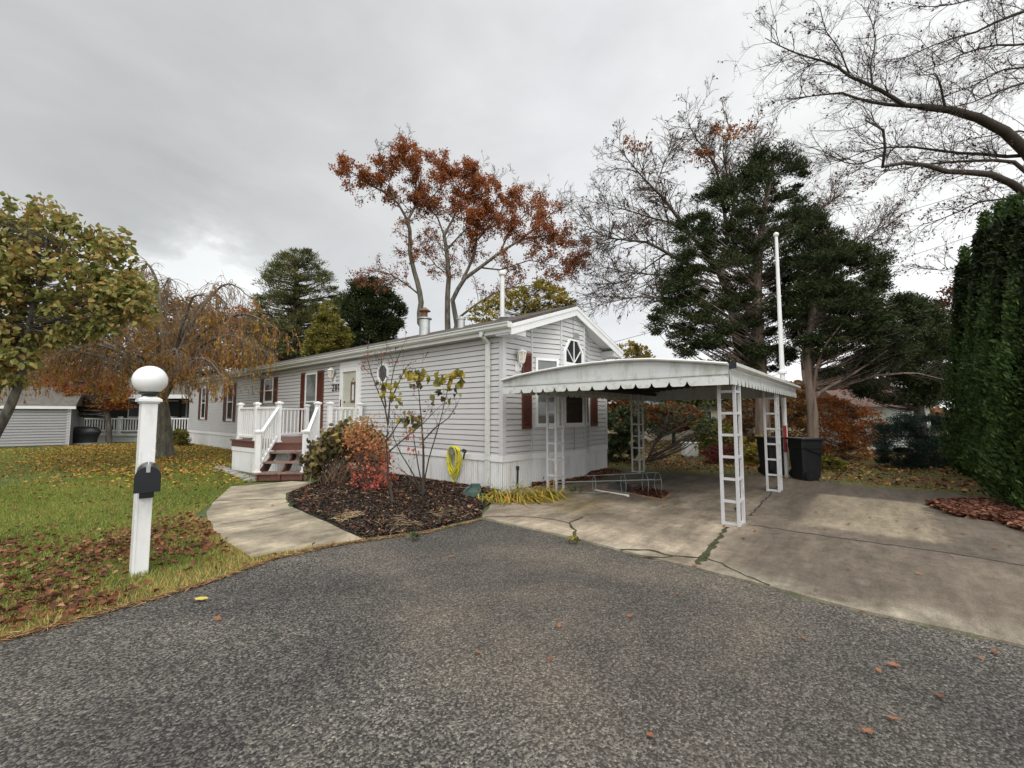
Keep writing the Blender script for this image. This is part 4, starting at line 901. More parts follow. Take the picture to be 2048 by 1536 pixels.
lattice(.02, -4.30, .27, .20, 2.05); lattice(3.42, -4.27, .27, .20, 2.05)
lattice(.47, -.98, .25, .20, 2.09); lattice(4.34, -.98, .27, .20, 2.09)
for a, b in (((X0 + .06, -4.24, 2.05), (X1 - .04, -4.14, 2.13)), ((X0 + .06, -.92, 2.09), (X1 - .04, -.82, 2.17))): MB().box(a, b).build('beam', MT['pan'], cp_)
# ------------------------------------------------------------------ post lamp and mailbox
lp = thing('lamp_post', 'white square post with a round globe lamp on top, standing in the lawn', 'lamp post', (-5.63, -.28, 0))
bx, by = -5.63, -.28
mb = MB(); mb.box((bx - .062, by - .062, 0), (bx + .062, by + .062, 1.66))
for s in (-1, 1): mb.box((bx + s * .052 - .010, by - .0665, .01), (bx + s * .052 + .010, by - .0622, 1.2))
mb.build('post', MT['white'], lp, bevel=.004)
mb = MB(); mb.box((bx - .075, by - .075, 1.66), (bx + .075, by + .075, 1.675))
c_ = .092; mb.box((bx - c_, by - c_, 1.675), (bx + c_, by + c_, 1.70)); k = [(bx - c_, by - c_, 1.7), (bx + c_, by - c_, 1.7), (bx + c_, by + c_, 1.7), (bx - c_, by + c_, 1.7)] + [(bx - .05, by - .05, 1.73), (bx + .05, by - .05, 1.73), (bx + .05, by + .05, 1.73), (bx - .05, by + .05, 1.73)]
mb.add(k, [(0, 1, 5, 4), (1, 2, 6, 5), (2, 3, 7, 6), (3, 0, 4, 7), (4, 5, 6, 7)]); mb.build('post_cap', MT['white'], lp, bevel=.004)
MB().lathe((bx, by, 1.725), [(.06, 0), (.06, .02), (.085, .035), (.085, .05)], 18).build('fitter', MT['black'], lp, smooth=True)
gr = .142; MB().lathe((bx, by, 1.762 + gr * .93), [(max(.004, gr * math.cos(a)), gr * math.sin(a)) for a in np.linspace(-1.17, PI / 2, 22)], 36).build('globe', MT['globe'], lp, smooth=True)
mbx = thing('mailbox', 'black arched mailbox fixed to the front of the white lamp post', 'mailbox', (bx + .01, by - .33, .85))
def arch_prof(w, h): return [(-w, 0), (-w, h - w)] + [(-w * math.cos(a), h - w + w * math.sin(a)) for a in np.linspace(.2, PI - .2, 11)] + [(w, h - w), (w, 0)]
my0, my1, mz, mx = by - .56, by - .07, .875, bx + .0
mb = MB(); pr = arch_prof(.083, .215); mb.prism([(mx + x, my0, mz + z) for x, z in pr], (0, my1 - my0, 0)); mb.build('body', MT['black'], mbx, smooth=True)
mb = MB(); pr = arch_prof(.092, .226); mb.prism([(mx + x, my0 - .022, mz - .012 + z) for x, z in pr], (0, .034, 0)); dm = mb.build('door', MT['black'], mbx, smooth=True)
mb = MB(); mb.box((mx - .014, my0 - .034, mz + .165), (mx + .014, my0 - .02, mz + .232)); mb.prism([(mx - .004, my0 - .01, mz + .22), (mx + .004, my0 - .01, mz + .22), (mx + .004, my0 + .02, mz + .33), (mx - .004, my0 + .02, mz + .33)], (0, .03, 0)); mb.build('latch', MT['galv'], dm)
MB().box((mx + .0835, my0 + .10, mz + .07), (mx + .089, my0 + .13, mz + .20)).build('flag', MT['red'], mbx)
mb = MB(); mb.box((mx - .05, my0 + .05, mz - .03), (mx + .05, my1, mz)); mb.box((mx - .055, by - .10, mz - .13), (mx + .055, by - .068, mz - .03)); mb.build('bracket', MT['black'], mbx)
mbx.rotation_euler[2] = math.radians(-9.5); mbx.location.x -= .03
# ------------------------------------------------------------------ flagpole, bins
fp = thing('flagpole', 'tall thin white pole with a ball top and a red strip near its foot', 'flagpole', (6.02, -4.05, 0))
MB().lathe((6.02, -4.05, 0), [(.055, 0), (.055, 2.55), (.056, 2.56), (.036, 6.10)], 12).build('pole', MT['white'], fp, smooth=True)
MB().lathe((6.02, -4.05, 2.56), [(.056, 0), (.10, .02), (.10, .07), (.056, .12)], 12).build('collar', MT['white'], fp)
MB().lathe((6.02, -4.05, 6.09), [(.01, 0)] + [(.065 * math.cos(a), .075 + .065 * math.sin(a)) for a in np.linspace(-1.4, 1.5, 9)], 12).build('ball', MT['trim'], fp, smooth=True)
mb = MB(); d = np.array((6.02, -4.05)) - CAM[:2]; d /= np.linalg.norm(d); sd = np.array((d[1], -d[0]))
for z0, z1 in ((.62, 1.28),):
    c = np.array((6.02, -4.05)) - d * .058; mb.prism([(c[0] + sd[0] * a, c[1] + sd[1] * a, z) for a, z in ((-.035, z0), (.035, z0), (.035, z1), (-.035, z1))], (-d[0] * .006, -d[1] * .006, 0))
mb.build('red_strip', MT['red'], fp)
def bin_(x, y, rot, w0, w1, d0, d1, h, label):
    t = thing('wheelie_bin', label, 'bin', (x, y, .02), 'black bins beside the driveway'); Rm = np.array(((math.cos(rot), -math.sin(rot)), (math.sin(rot), math.cos(rot))))
    W = lambda a, b, z: (x + Rm[0, 0] * a + Rm[0, 1] * b, y + Rm[1, 0] * a + Rm[1, 1] * b, .03 + z)
    mb = MB(); rings = [(0, w0, d0), (.06, w0 + .01, d0 + .01), (.50, (w0 + w1) / 2 + .01, (d0 + d1) / 2), (.72, w1 * .96, d1 * .96), (.73, w1 * .99, d1 * .99), (h - .05, w1, d1)]
    V = []
    for z, w, dd in rings:
        r_ = .045; V += [W(a, b, z) for a, b in ((-w / 2 + r_, -dd / 2), (w / 2 - r_, -dd / 2), (w / 2, -dd / 2 + r_), (w / 2, dd / 2 - r_), (w / 2 - r_, dd / 2), (-w / 2 + r_, dd / 2), (-w / 2, dd / 2 - r_), (-w / 2, -dd / 2 + r_))]
    mb.add(V, [(i * 8 + j, i * 8 + (j + 1) % 8, i * 8 + 8 + (j + 1) % 8, i * 8 + 8 + j) for i in range(len(rings) - 1) for j in range(8)] + [tuple(range(8))[::-1]])
    mb.build('body', MT['blackplast'], t)
    mb = MB(); mb.prism([W(a, b, h - .05) for a, b in ((-w1 / 2 - .03, -d1 / 2 - .03), (w1 / 2 + .03, -d1 / 2 - .03), (w1 / 2 + .03, d1 / 2 + .03), (-w1 / 2 - .03, d1 / 2 + .03))], (0, 0, .05)); mb.build('lid', MT['blackplast'], t, bevel=.015)
    mb = MB(); mb.prism([W(a, -d1 / 2 - .004 - .0, z) for a, z in ((-w1 / 2 + .02, .78), (w1 / 2 - .02, .60), (w1 / 2 - .02, .57), (-w1 / 2 + .02, .75))], tuple(np.array(W(0, -.014, 0)) - np.array(W(0, 0, 0)))); mb.build('moulded_rib', MT['black'], t)
    for s in (-1, 1):
        c = np.array(W(-w0 / 2 + .10, s * (d0 / 2 + .03), .11)); ax = np.array(W(0, 1, 0)) - np.array(W(0, 0, 0))
        mb = MB(); mb.tube([c - ax * .03, c + ax * .03], .115, 20); wh = mb.build('wheel', MT['black'], t)
        mb = MB(); mb.tube([c + s * ax * .029, c + s * ax * .038], .06, 12); mb.build('hub', MT['blackplast'], wh)
bin_(6.1, -3.75, -.75, .42, .54, .44, .52, .96, 'black wheeled bin half hidden behind the rear carport post, left of the white pole')
bin_(5.8, -4.47, -.80, .42, .52, .44, .54, .97, 'wider black wheeled bin right of the white pole, with a wheel showing')
# ------------------------------------------------------------------ hose, hanger, downspout tray, stake, wire cage, screen
hc = (-.075, 1.34, .70)
hg = thing('hose_hanger', 'grey metal hose hanger fixed low on the long wall', 'hose hanger', hc)
mb = MB()
for k in range(12):
    a0, a1 = PI * (k / 12) - .2, PI * ((k + 1) / 12) - .2; mb.prism([(-.03, hc[1] + .13 * math.cos(a), hc[2] + .13 * math.sin(a)) for a in (a0, a1)] + [(-.03, hc[1] + .115 * math.cos(a), hc[2] + .115 * math.sin(a)) for a in (a1, a0)], (-.12, 0, 0))
mb.build('saddle', MT['galv'], hg); MB().tube([(-.02, hc[1] + .02, hc[2] + .03), (-.16, hc[1] + .02, hc[2] + .03)], .075, 14).build('drum', MT['galv'], hg)
MB().box((-.036, hc[1] - .05, hc[2] - .06), (-.0165, hc[1] + .05, hc[2] + .10)).build('wall_plate', MT['galv'], hg)
hs = thing('garden_hose', 'bright yellow garden hose coiled on the wall hanger', 'hose', hc)
mb = MB(); pts = []
for k in range(9):
    lowz = [.70, .58, .62, .48, .66, .55, .74, .50, .60][k] * 1.0; wd = .155 + .02 * math.sin(k * 2.1); x = -.05 - .012 * k; sh = .03 * math.sin(k * 1.7)
    if k == 6: lowz = .80
    for a in np.linspace(0, 2 * PI, 22, endpoint=False):
        zz = math.cos(a); z = hc[2] + .145 + (0 if zz > 0 else zz * (lowz * .78)) - (.145 - .145 * zz if zz > 0 else .145)
        pts.append((x - .012 * a / 6.28, hc[1] + sh + wd * math.sin(a) * (1.0 if zz > 0 else 1 + .18 * math.sin(-zz * PI)), z))
mb.tube(pts, .0125, 7)
mb.build('coil', MT['yellow'], hs, smooth=True)
tail = [(-.15, hc[1] - .10, hc[2] - .36), (-.14, hc[1] - .22, hc[2] - .22), (-.13, hc[1] - .33, hc[2] - .10)]
MB().tube(tail, .0125, 7).build('tail', MT['yellow'], hs)
nz = MB(); nz.tube([(-.13, hc[1] - .33, hc[2] - .10), (-.13, hc[1] - .37, hc[2] + .06)], .018, 8); nz.tube([(-.115, hc[1] - .37, hc[2] + .06), (-.19, hc[1] - .39, hc[2] + .085)], .04, 10); nz.build('nozzle', MT['black'], hs)
c = gz(953, 1000, .06); st_ = thing('splash_block', 'green plastic splash tray below the downspout', 'splash block', c)
mb = MB(); dx = np.array((-.78, -.6, 0)); dx /= np.linalg.norm(dx); dy = np.array((-dx[1], dx[0], 0)); c = np.array((-.62, .14, .13))
P = lambda a, b, z: c + dx * a + dy * b + np.array((0, 0, z))
pl_ = [(0, .09), (.25, .12), (.48, .16), (.58, .15), (.62, 0), (.58, -.15), (.48, -.16), (.25, -.12), (0, -.09)]
n = len(pl_); top_ = [P(a, b, .10 - a * .10) for a, b in pl_]; inn_ = [P(.03 + a * .92, b * .82, .095 - a * .10) for a, b in pl_]; low_ = [P(.03 + a * .92, b * .76, .035 - a * .05) for a, b in pl_]; base_ = [P(a, b, -.04 - a * .08) for a, b in pl_]
V = top_ + inn_ + low_ + base_; Fs = []
for i in range(n):
    j = (i + 1) % n; Fs += [(i, j, n + j, n + i), (n + i, n + j, 2 * n + j, 2 * n + i), (3 * n + i, 3 * n + j, j, i)]
Fs.append(tuple(range(2 * n, 3 * n))); mb.add(V, Fs); mb.build('tray', MT['green_tray'], st_)
c = gz(1032, 990, 0); c = np.array((.12, -.28, 0)); mb = MB(); mb.tube([c + (.0, 0, 0), c + (.03, .01, .46)], .022, 8); mb.tube([c + (.028, .009, .44), c + (.033, .011, .52)], .035, 8)
props(mb.build('garden_stake', MT['black']), 'black stake standing in the strap leaves by the house corner', 'stake')
# wire cage lying on its side
a = gz(1120, 968, .22); b = gz(1316, 966, .24); axd = (b - a) / np.linalg.norm(b - a); a = b - axd * 1.75; a[2] = .20; b[2] = .23
s_ = np.array((axd[1], -axd[0], 0)); cg = thing('wire_cage', 'round wire plant cage lying on its side under the carport', 'plant cage', (b[0], b[1], 0))
for t, rr in ((1, .21), (.86, .205), (.62, .20), (.30, .17)):
    c = a + (b - a) * t; mb = MB(); mb.tube([c + s_ * rr * math.cos(k) + np.array((0, 0, rr * math.sin(k))) for k in np.linspace(0, 2 * PI, 25)], .0055, 5); mb.build('hoop', MT['wire'], cg)
for k in (.5, 1.6, 2.9, 4.3):
    mb = MB(); mb.tube([a + (s_ * math.cos(k) + np.array((0, 0, math.sin(k)))) * .15 - axd * .2, b + (s_ * math.cos(k) + np.array((0, 0, math.sin(k)))) * .21], .0055, 5); mb.build('rod', MT['wire'], cg)
q4_ = [gz(u, v, .03) for u, v in ((1188, 974), (1237, 963), (1338, 988), (1325, 999))]
sc_ = thing('window_screen', 'old wooden framed screen lying flat on the driveway under leaves', 'window screen', q4_[0])
mb = MB()
for i in range(4): mb.bar(q4_[i], q4_[(i + 1) % 4], .035, .03)
mb.build('frame', MT['wood'], sc_); MB().add([p + np.array((0, 0, .008)) for p in q4_], [(0, 1, 2, 3)]).build('mesh', MT['screenp'], sc_)
mb = MB(); mb.tube([gz(1190, 980, .045), gz(1256, 991, .045)], .016, 8); mb.tube([gz(1250, 990, .045), gz(1257, 991.5, .045)], .024, 8); props(mb.build('pvc_pipe', MT['pvcpipe']), 'short white plastic pipe lying along the edge of the old screen', 'pipe')
w_ = rng.random((900, 2)); w_ = w_[w_[:, 0] ** 1.0 > .38 + .25 * rng.random(900)]; Pq = np.array([q4_[0] * (1 - t) * (1 - s) + q4_[1] * (1 - t) * s + q4_[3] * t * (1 - s) + q4_[2] * t * s for t, s in w_]); Pq[:, 2] += .015 + .035 * rng.random(len(Pq))
dd = rand_dirs(len(Pq)); dd[:, 2] *= .3
props(leafmesh('wet_leaf_litter', Pq, .05 + .04 * rng.random(len(Pq)), LEAF('wet_leaves', [(0, (.05, .018, .012)), (.6, (.11, .04, .025)), (1, (.2, .09, .05))], .05), D=dd, N=np.array([[0, 0, 1.0]]) + rng.normal(size=(len(Pq), 3)) * .4), kind='stuff')
# rows of stones edging the porch
for i, (u, v) in enumerate([(447, 937), (456, 941), (466, 945), (476, 949), (487, 953), (498, 957), (509, 961)]):
    c = gz(u, v, 0) + np.array((-.12, -.1, 0)); mb = MB(); n_ = 9; pr = []
    for zz, sc1 in ((0, 1), (.05, 1.0), (.085, .75)): pr += [(c[0] + .15 * sc1 * (1 + .2 * random.uniform(-1, 1)) * math.cos(2 * PI * k / n_), c[1] + .22 * sc1 * (1 + .2 * random.uniform(-1, 1)) * math.sin(2 * PI * k / n_), zz * random.uniform(.8, 1.1)) for k in range(n_)]
    mb.add(pr, [(r_ * n_ + k, r_ * n_ + (k + 1) % n_, (r_ + 1) * n_ + (k + 1) % n_, (r_ + 1) * n_ + k) for r_ in range(2) for k in range(n_)] + [tuple(range(2 * n_, 3 * n_))])
    props(mb.build('edging_stone', MT['stone']), 'rough grey edging stone in the row along the porch skirt', 'stone', 'stones edging the porch')
# overhead wires
for (p0, p1, lab) in (((1100, 612, 26), (2120, 330, 24), 'upper overhead wire crossing the sky behind the conifers'), ((1180, 697, 27), (2100, 420, 26), 'lower overhead wire just above the gable peak line')):
    A_ = pd(*p0); B__ = pd(*p1); mb = MB(); mb.tube([A_ + (B__ - A_) * t - np.array((0, 0, 1.2 * math.sin(PI * t) * .25)) for t in np.linspace(0, 1, 14)], .014, 5, cap=False); props(mb.build('overhead_wire', MT['cable']), lab, 'wire')
# ------------------------------------------------------------------ neighbours
def wall_frame(pl_px, pr_px):
    p = gz(*pl_px); q = gz(*pr_px); r = (q - p) / np.linalg.norm(q - p); return frame(p, r, (r[1], -r[0], 0)), float(np.linalg.norm(q - p)), p, r
def zat(p, v): return float(pd(0, v, depth(p))[2])
sh = gz(136, 893); F, L, p, r = wall_frame((-260, 905), (136, 893))
shed = thing('shed', 'low grey clapboard shed with a white eave board, beside the covered grill', 'shed', sh)
ze_ = zat(sh, 818); mb = MB()
k = 0
while .1 + k * .13 < ze_:
    b0 = .1 + k * .13; b1 = min(b0 + .13, ze_); k += 1
    mb.add([F(0, b0, .05), F(L, b0, .05), F(L, b1, .01), F(0, b1, .01), F(0, b0, -.01), F(L, b0, -.01)], [(0, 1, 2, 3), (4, 5, 1, 0)])
mb.prism([F(L, .05, -.01), F(L, ze_, -.01), F(L, ze_, -3), F(L, .05, -3)], tuple(r * -L)); mb.build('wall', MT['nsiding'], shed)
MB().fbox(F, L - .1, L + .03, .05, ze_, -.02, .03).build('corner_board', MT['post_grey'], shed)
mb = MB(); mb.fbox(F, -.2, L + .2, ze_, ze_ + .16, .0, .18); mb.build('eave_board', MT['trim'], shed)
mb = MB(); mb.prism([F(L + .2, ze_ + .162, .2), F(L + .2, ze_ + 1.15, -1.6), F(L + .2, ze_ + .162, -3.3)], tuple(-r * (L + .4))); mb.build('roof', MT['grey_roof'], shed)
g = gz(162, 890); gt_ = thing('covered_grill', 'barbecue grill under a slumped black cover next to the grey shed', 'grill', g)
mb = MB(); n_ = 16; prof = [(.90, .0, 0), (.90, .2, 0), (.93, .35, .0), (.98, .5, .02), (1.02, .62, .04), (1.0, .74, .02), (.93, .85, -.02), (.78, .95, -.06), (.35, 1.0, -.1)]
hx, hz = .80, zat(g, 853); V = []
for f_, z_, o_ in prof:
    for k in range(n_):
        an = 2 * PI * k / n_; wob = 1 + .035 * math.sin(an * 5 + z_ * 4) * (1 - z_ * .5); V.append(g + RT * (f_ * wob * hx * math.cos(an) + o_ + .12 * z_) + np.array((FW[0], FW[1], 0)) * (f_ * wob * .42 * math.sin(an)) + np.array((0, 0, .12 + z_ * (hz - .12))))
mb.add(V, [(i * n_ + j, i * n_ + (j + 1) % n_, (i + 1) * n_ + (j + 1) % n_, (i + 1) * n_ + j) for i in range(len(prof) - 1) for j in range(n_)] + [tuple(range((len(prof) - 1) * n_, len(prof) * n_))])
mb.build('cover', MT['blackplast'], gt_, smooth=True); MB().fbox(frame(g, RT, (-FW[0], -FW[1], 0)), -.86, .92, 0, .12, -.45, .45).build('plinth', MT['stone'], gt_)
F, L, p, r = wall_frame((146, 884), (520, 884)); nh = thing('neighbour_house', 'neighbouring house with a dark porch behind white picket railing', 'house', p)
zf = zat(p, 868); zr = zat(p, 836); zt_ = zat(p, 797)
MB().fbox(F, 0, L, .0, zf, -.1, 0).build('porch_skirt', MT['white'], nh)
mb = MB(); mb.fbox(F, -.1, L + .1, zf - .1, zf + .02, -2.4, .12); mb.build('porch_floor', MT['trim'], nh)
mb = MB(); mb.fbox(F, 0, L, zr - .08, zr, .0, .07); mb.fbox(F, 0, L, zf + .14, zf + .22, .0, .07)
rl = mb.build('railing', MT['white'], nh); mb = MB(); x = .1
while x < L: mb.fbox(F, x, x + .05, zf + .22, zr - .08, .01, .05); x += .155
mb.build('pickets', MT['white'], rl)
for x in (0, 2.55, 5.4, 8.3, L - .14):
    if x == 0: MB().fbox(F, -.14, .14, 0, zt_ + .1, -.08, .14).build('porch_post', MT['white'], nh)
    else: MB().fbox(F, x, x + .16, zf + .02, zr + .08, -.06, .11).build('porch_post', MT['white'], nh)
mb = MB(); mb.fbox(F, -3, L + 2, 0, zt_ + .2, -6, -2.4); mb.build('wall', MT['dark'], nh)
for x0, x1 in ((.9, 2.3), (3.2, 4.6), (7.2, 8.6)):
    mb = MB(); mb.fbox(F, x0, x1, zf + .9, zf + 2.0, -2.4, -2.34); w = mb.build('window', MT['trim'], nh); MB().fbox(F, x0 + .08, x1 - .08, zf + .98, zf + 1.92, -2.34, -2.33).build('pane', MT['netting'], w)
mb = MB(); mb.fbox(F, -.3, L + 2, zt_, zt_ + .22, .1, .22); mb.build('gutter', MT['trim'], nh)
mb = MB(); mb.prism([F(-3, zt_ + .2, .12), F(-3, zt_ + 1.5, -3.2), F(-3, zt_ + .2, -6.4)], tuple(r * (L + 5))); mb.build('roof', MT['grey_roof'], nh)
# pale house and brown-roofed shed beyond the driveway
pw = gz(1300, 912); F = frame(pd(1296, 905, 25) * np.array((1, 1, 0)), (RT[0], RT[1], 0), (-FW[0] / np.hypot(*FW[:2]), -FW[1] / np.hypot(*FW[:2]), 0))
ph = thing('pale_house', 'cream coloured house with a blue grey roof seen under the carport', 'house', F(0, 0, 0))
MB().fbox(F, 0, 4.6, 0, 2.1, -6, 0).build('wall', MT['pale_wall'], ph); mb = MB(); mb.prism([F(-.4, 2.1, .35), F(-.4, 3.1, -3), F(-.4, 2.1, -6.3)], tuple(RT * 5.4)); mb.build('roof', MT['blue_roof'], ph)
for x0 in (.7, 2.9):
    mb = MB(); mb.fbox(F, x0, x0 + .9, .9, 1.8, 0, .03); w = mb.build('window', MT['trim'], ph); MB().fbox(F, x0 + .06, x0 + .84, .96, 1.74, .03, .034).build('pane', MT['netting'], w)
c0 = pd(1378, 915, 15.5); F = frame((c0[0], c0[1], 0), (RT[0], RT[1], 0), (-.76, -.64, 0)); ub = thing('utility_box', 'small white utility cabinet between the shrubs', 'utility box', c0)
MB().fbox(F, -.12, .36, 0, .50, -.4, 0).build('cabinet', MT['white'], ub, bevel=.02); MB().fbox(F, -.15, .39, .5, .54, -.43, .03).build('lid', MT['trim'], ub)
F = frame(pd(1722, 925, 19) * np.array((1, 1, 0)), (RT[0], RT[1], 0), (-.76, -.64, 0)); bs = thing('garden_shed', 'green white clapboard shed with a brown roof behind the orange maple', 'shed', F(0, 0, 0))
mb = MB(); k = 0
while k * .16 < 1.9: mb.add([F(-.3, k * .16, .02), F(3.2, k * .16, .02), F(3.2, k * .16 + .16, 0), F(-.3, k * .16 + .16, 0), F(-.3, k * .16, -.02), F(3.2, k * .16, -.02)], [(0, 1, 2, 3), (4, 5, 1, 0)]); k += 1
mb.fbox(F, -.3, 3.2, 0, 1.9, -2.6, -.02); mb.build('wall', M('green_white_boards', (.46, .50, .46), .6, .06, 2), bs)
mb = MB(); mb.prism([F(-.6, 1.9, .25), F(-.6, 2.75, -1.3), F(-.6, 1.9, -2.9)], tuple(RT * 4.1)); mb.build('roof', MT['brown_roof'], bs)
# ------------------------------------------------------------------ trees
def path_groups(limbs, sides=8):
    return [(p[None], r[None], sides) for p, r in limbs]
def twigs_from(limbs, n1, lr1, n2, lr2, n3=0, lr3=(.3, .5), f0=.25, ang=(25, 65), grav=.0, r1=.5, rmin=.008, r1max=.024, L1=None, updir=None, wig=.16, segs=(6, 5, 4)):
    """three orders of branching off guide limbs; returns tube groups and end twigs"""
    groups, ends = [], []
    P = []; D = []; L = []; R = []
    for pts, rad in limbs:
        tot = float(np.linalg.norm(np.diff(pts, axis=0), axis=1).sum()); m = max(2, int(n1 * tot))
        a, b, c, d = spawn(pts[None], rad[None], m, f0, 1.0, ang, lr1, r1, updir)
        if L1: c = L1[0] + (L1[1] - L1[0]) * rng.random(len(c))
        P.append(a); D.append(b); L.append(c); R.append(np.clip(d, rmin * 1.4, r1max))
    P, D, L, R = (np.concatenate(x) for x in (P, D, L, R))
    p1, r1_ = grow(P, D, L, R, segs[0], wig, grav); groups.append((p1, r1_, 4))
    a, b, c, d = spawn(p1, r1_, n2, .15, 1.0, (25, 60), lr2, .6, updir); p2, r2_ = grow(a, b, c, np.maximum(d, rmin), segs[1], wig, grav); groups.append((p2, r2_, 3))
    last = p2
    if n3:
        a, b, c, d = spawn(p2, r2_, n3, .2, 1.0, (25, 60), lr3, .7, updir); p3, r3_ = grow(a, b, c, np.maximum(d * 0 + rmin * .8, rmin * .6), segs[2], wig, grav, .6); groups.append((p3, r3_, 3)); last = p3
    return groups, p1, p2, last
def tree(name, label, D, base_uv, group=None, cat='tree', z0=0):
    b = pd(*base_uv, D); b[2] = z0; return thing(name, label, cat, b, group)
def along(pts, n, f0=.3):
    m, k, _ = pts.shape; i = rng.integers(0, m, n); f = (f0 + (1 - f0) * rng.random(n)) * (k - 1.001); j = f.astype(int); t = (f - j)[:, None]
    return pts[i, j] * (1 - t) + pts[i, j + 1] * t
def trunk_down(uv, D, r, spread=1.5, off=(0, 0)):
    """straight bole from the ground to a pixel at depth D"""
    top = pd(*uv, D); b = np.array((top[0] + off[0], top[1] + off[1], -.1)); t = np.linspace(0, 1, 8)[:, None]
    return b + (top - b) * t, r * (1 + (spread - 1) * (1 - t[:, 0]) ** 6)
# ---- rust-leaved oaks behind the house
D = 25.5
oakA = [limb([(872, 700), (850, 660), (836, 640), (843, 610), (838, 575), (826, 535), (818, 495), (822, 470), (815, 440)], D, .30, .15, 14), limb([(815, 440), (795, 405), (770, 385), (740, 370), (705, 345), (690, 332)], (D, D - 1.5), .12, .03), limb([(815, 440), (830, 415), (832, 380), (832, 340), (822, 300)], (D, D + .8), .12, .03),
        limb([(842, 592), (815, 570), (785, 550), (755, 540), (720, 552)], (D, D - 1), .09, .02), limb([(830, 415), (860, 400), (885, 370), (880, 330)], (D, D + 1.6), .07, .02), limb([(790, 400), (780, 370), (765, 330), (755, 305)], (D - 1, D - 1.5), .05, .015), limb([(832, 360), (812, 330), (800, 290)], (D, D - 1), .05, .015)]
D = 26.5
oakB = [limb([(897, 700), (895, 640), (895, 590), (898, 550), (893, 500), (888, 470)], D, .30, .17, 12), limb([(888, 470), (875, 435), (850, 405), (838, 380)], D, .10, .03), limb([(888, 470), (905, 440), (922, 400), (935, 360), (938, 322)], (D, D + 1), .12, .03), limb([(893, 500), (920, 470), (950, 440), (965, 400)], (D, D - 1.2), .08, .02), limb([(898, 550), (870, 530), (850, 500), (855, 480)], (D, D + 1.5), .06, .02)]
oakC = [limb([(902, 700), (914, 650), (905, 600), (925, 560), (960, 535), (1000, 505), (1040, 480), (1080, 450), (1112, 418)], (D - .6, D - 2), .27, .04, 16), limb([(925, 560), (945, 520), (955, 480), (950, 430), (945, 390), (945, 345)], (D, D + 1), .15, .03), limb([(955, 480), (990, 440), (1010, 410), (1030, 380)], (D, D + 1), .09, .02), limb([(1000, 505), (1020, 460), (1060, 420), (1075, 390)], (D - 1, D + .5), .09, .02), limb([(1040, 480), (1090, 470), (1130, 475), (1160, 495)], (D - 1.5, D - 2.5), .07, .02), limb([(960, 535), (1000, 540), (1060, 520), (1100, 530), (1140, 540)], (D - 1, D - 2.5), .08, .02), limb([(945, 390), (975, 385), (985, 370), (990, 360)], D, .05, .015),
         limb([(912, 640), (950, 610), (1000, 580), (1060, 570), (1100, 575)], (D, D + 1.5), .12, .025)]
crown_top = lambda u: np.interp(u, [680, 720, 770, 800, 830, 900, 940, 1000, 1060, 1120, 1160], [330, 320, 330, 285, 300, 320, 330, 385, 390, 420, 470])
for limbs, lab, uv, dd in ((oakA, 'leaning oak with a bare forked bole and rust leaves, nearest the stove flue', (872, 720), 25.5), (oakB, 'upright middle oak with rust leaves behind the house roof', (897, 720), 26.5), (oakC, 'wide oak sweeping right behind the tall white flue, thick with rust leaves', (905, 720), 26)):
    t = tree('rust_oak', lab, dd, uv, 'rust leaved oaks behind the house'); b0 = limbs[0][0][0]; lo = np.array((b0[0], b0[1], -.1)); base = (np.linspace(0, 1, 5)[:, None] * (b0 - lo) + lo, np.full(5, limbs[0][1][0]) * np.array([1.35, 1.12, 1.05, 1, 1]))
    limbs = [(p_, r_ * .66) for p_, r_ in limbs]; base = (base[0], base[1] * .66)
    g, p1, p2, p3 = twigs_from(limbs[1:] + [(limbs[0][0][-6:], limbs[0][1][-6:])], 4.6, (.3, .5), 7, (.3, .55), 4, (.35, .6), f0=.10, L1=(.6, 1.6), updir=(0, 0, .07), rmin=.0115, r1=.4, r1max=.03)
    tubes_mesh('trunk', path_groups([base] + limbs, 8), MT['bark_olive'], t)
    tubes_mesh('twigs', g, MT['twig'], t)
    ends = along(p3, 74000, .3); uv_ = proj(ends); hgt = uv_[:, 1] - crown_top(uv_[:, 0]); pr = np.clip(.62 - hgt / 250 + .22 * (uv_[:, 0] > 930) * (hgt < 200), .09, .62)
    cl = .5 + .5 * np.sin(ends[:, 0] * 1.9) * np.sin(ends[:, 1] * 1.7 + 1) * np.sin(ends[:, 2] * 2.1)
    ends = ends[rng.random(len(ends)) < pr * (hgt > -16) * np.clip(.38 + .7 * cl, 0, 1)]
    leafmesh('crown', ends + rng.normal(size=ends.shape) * .10, .06 + .09 * rng.random(len(ends)), MT['l_oak'], t, aspect=.7)
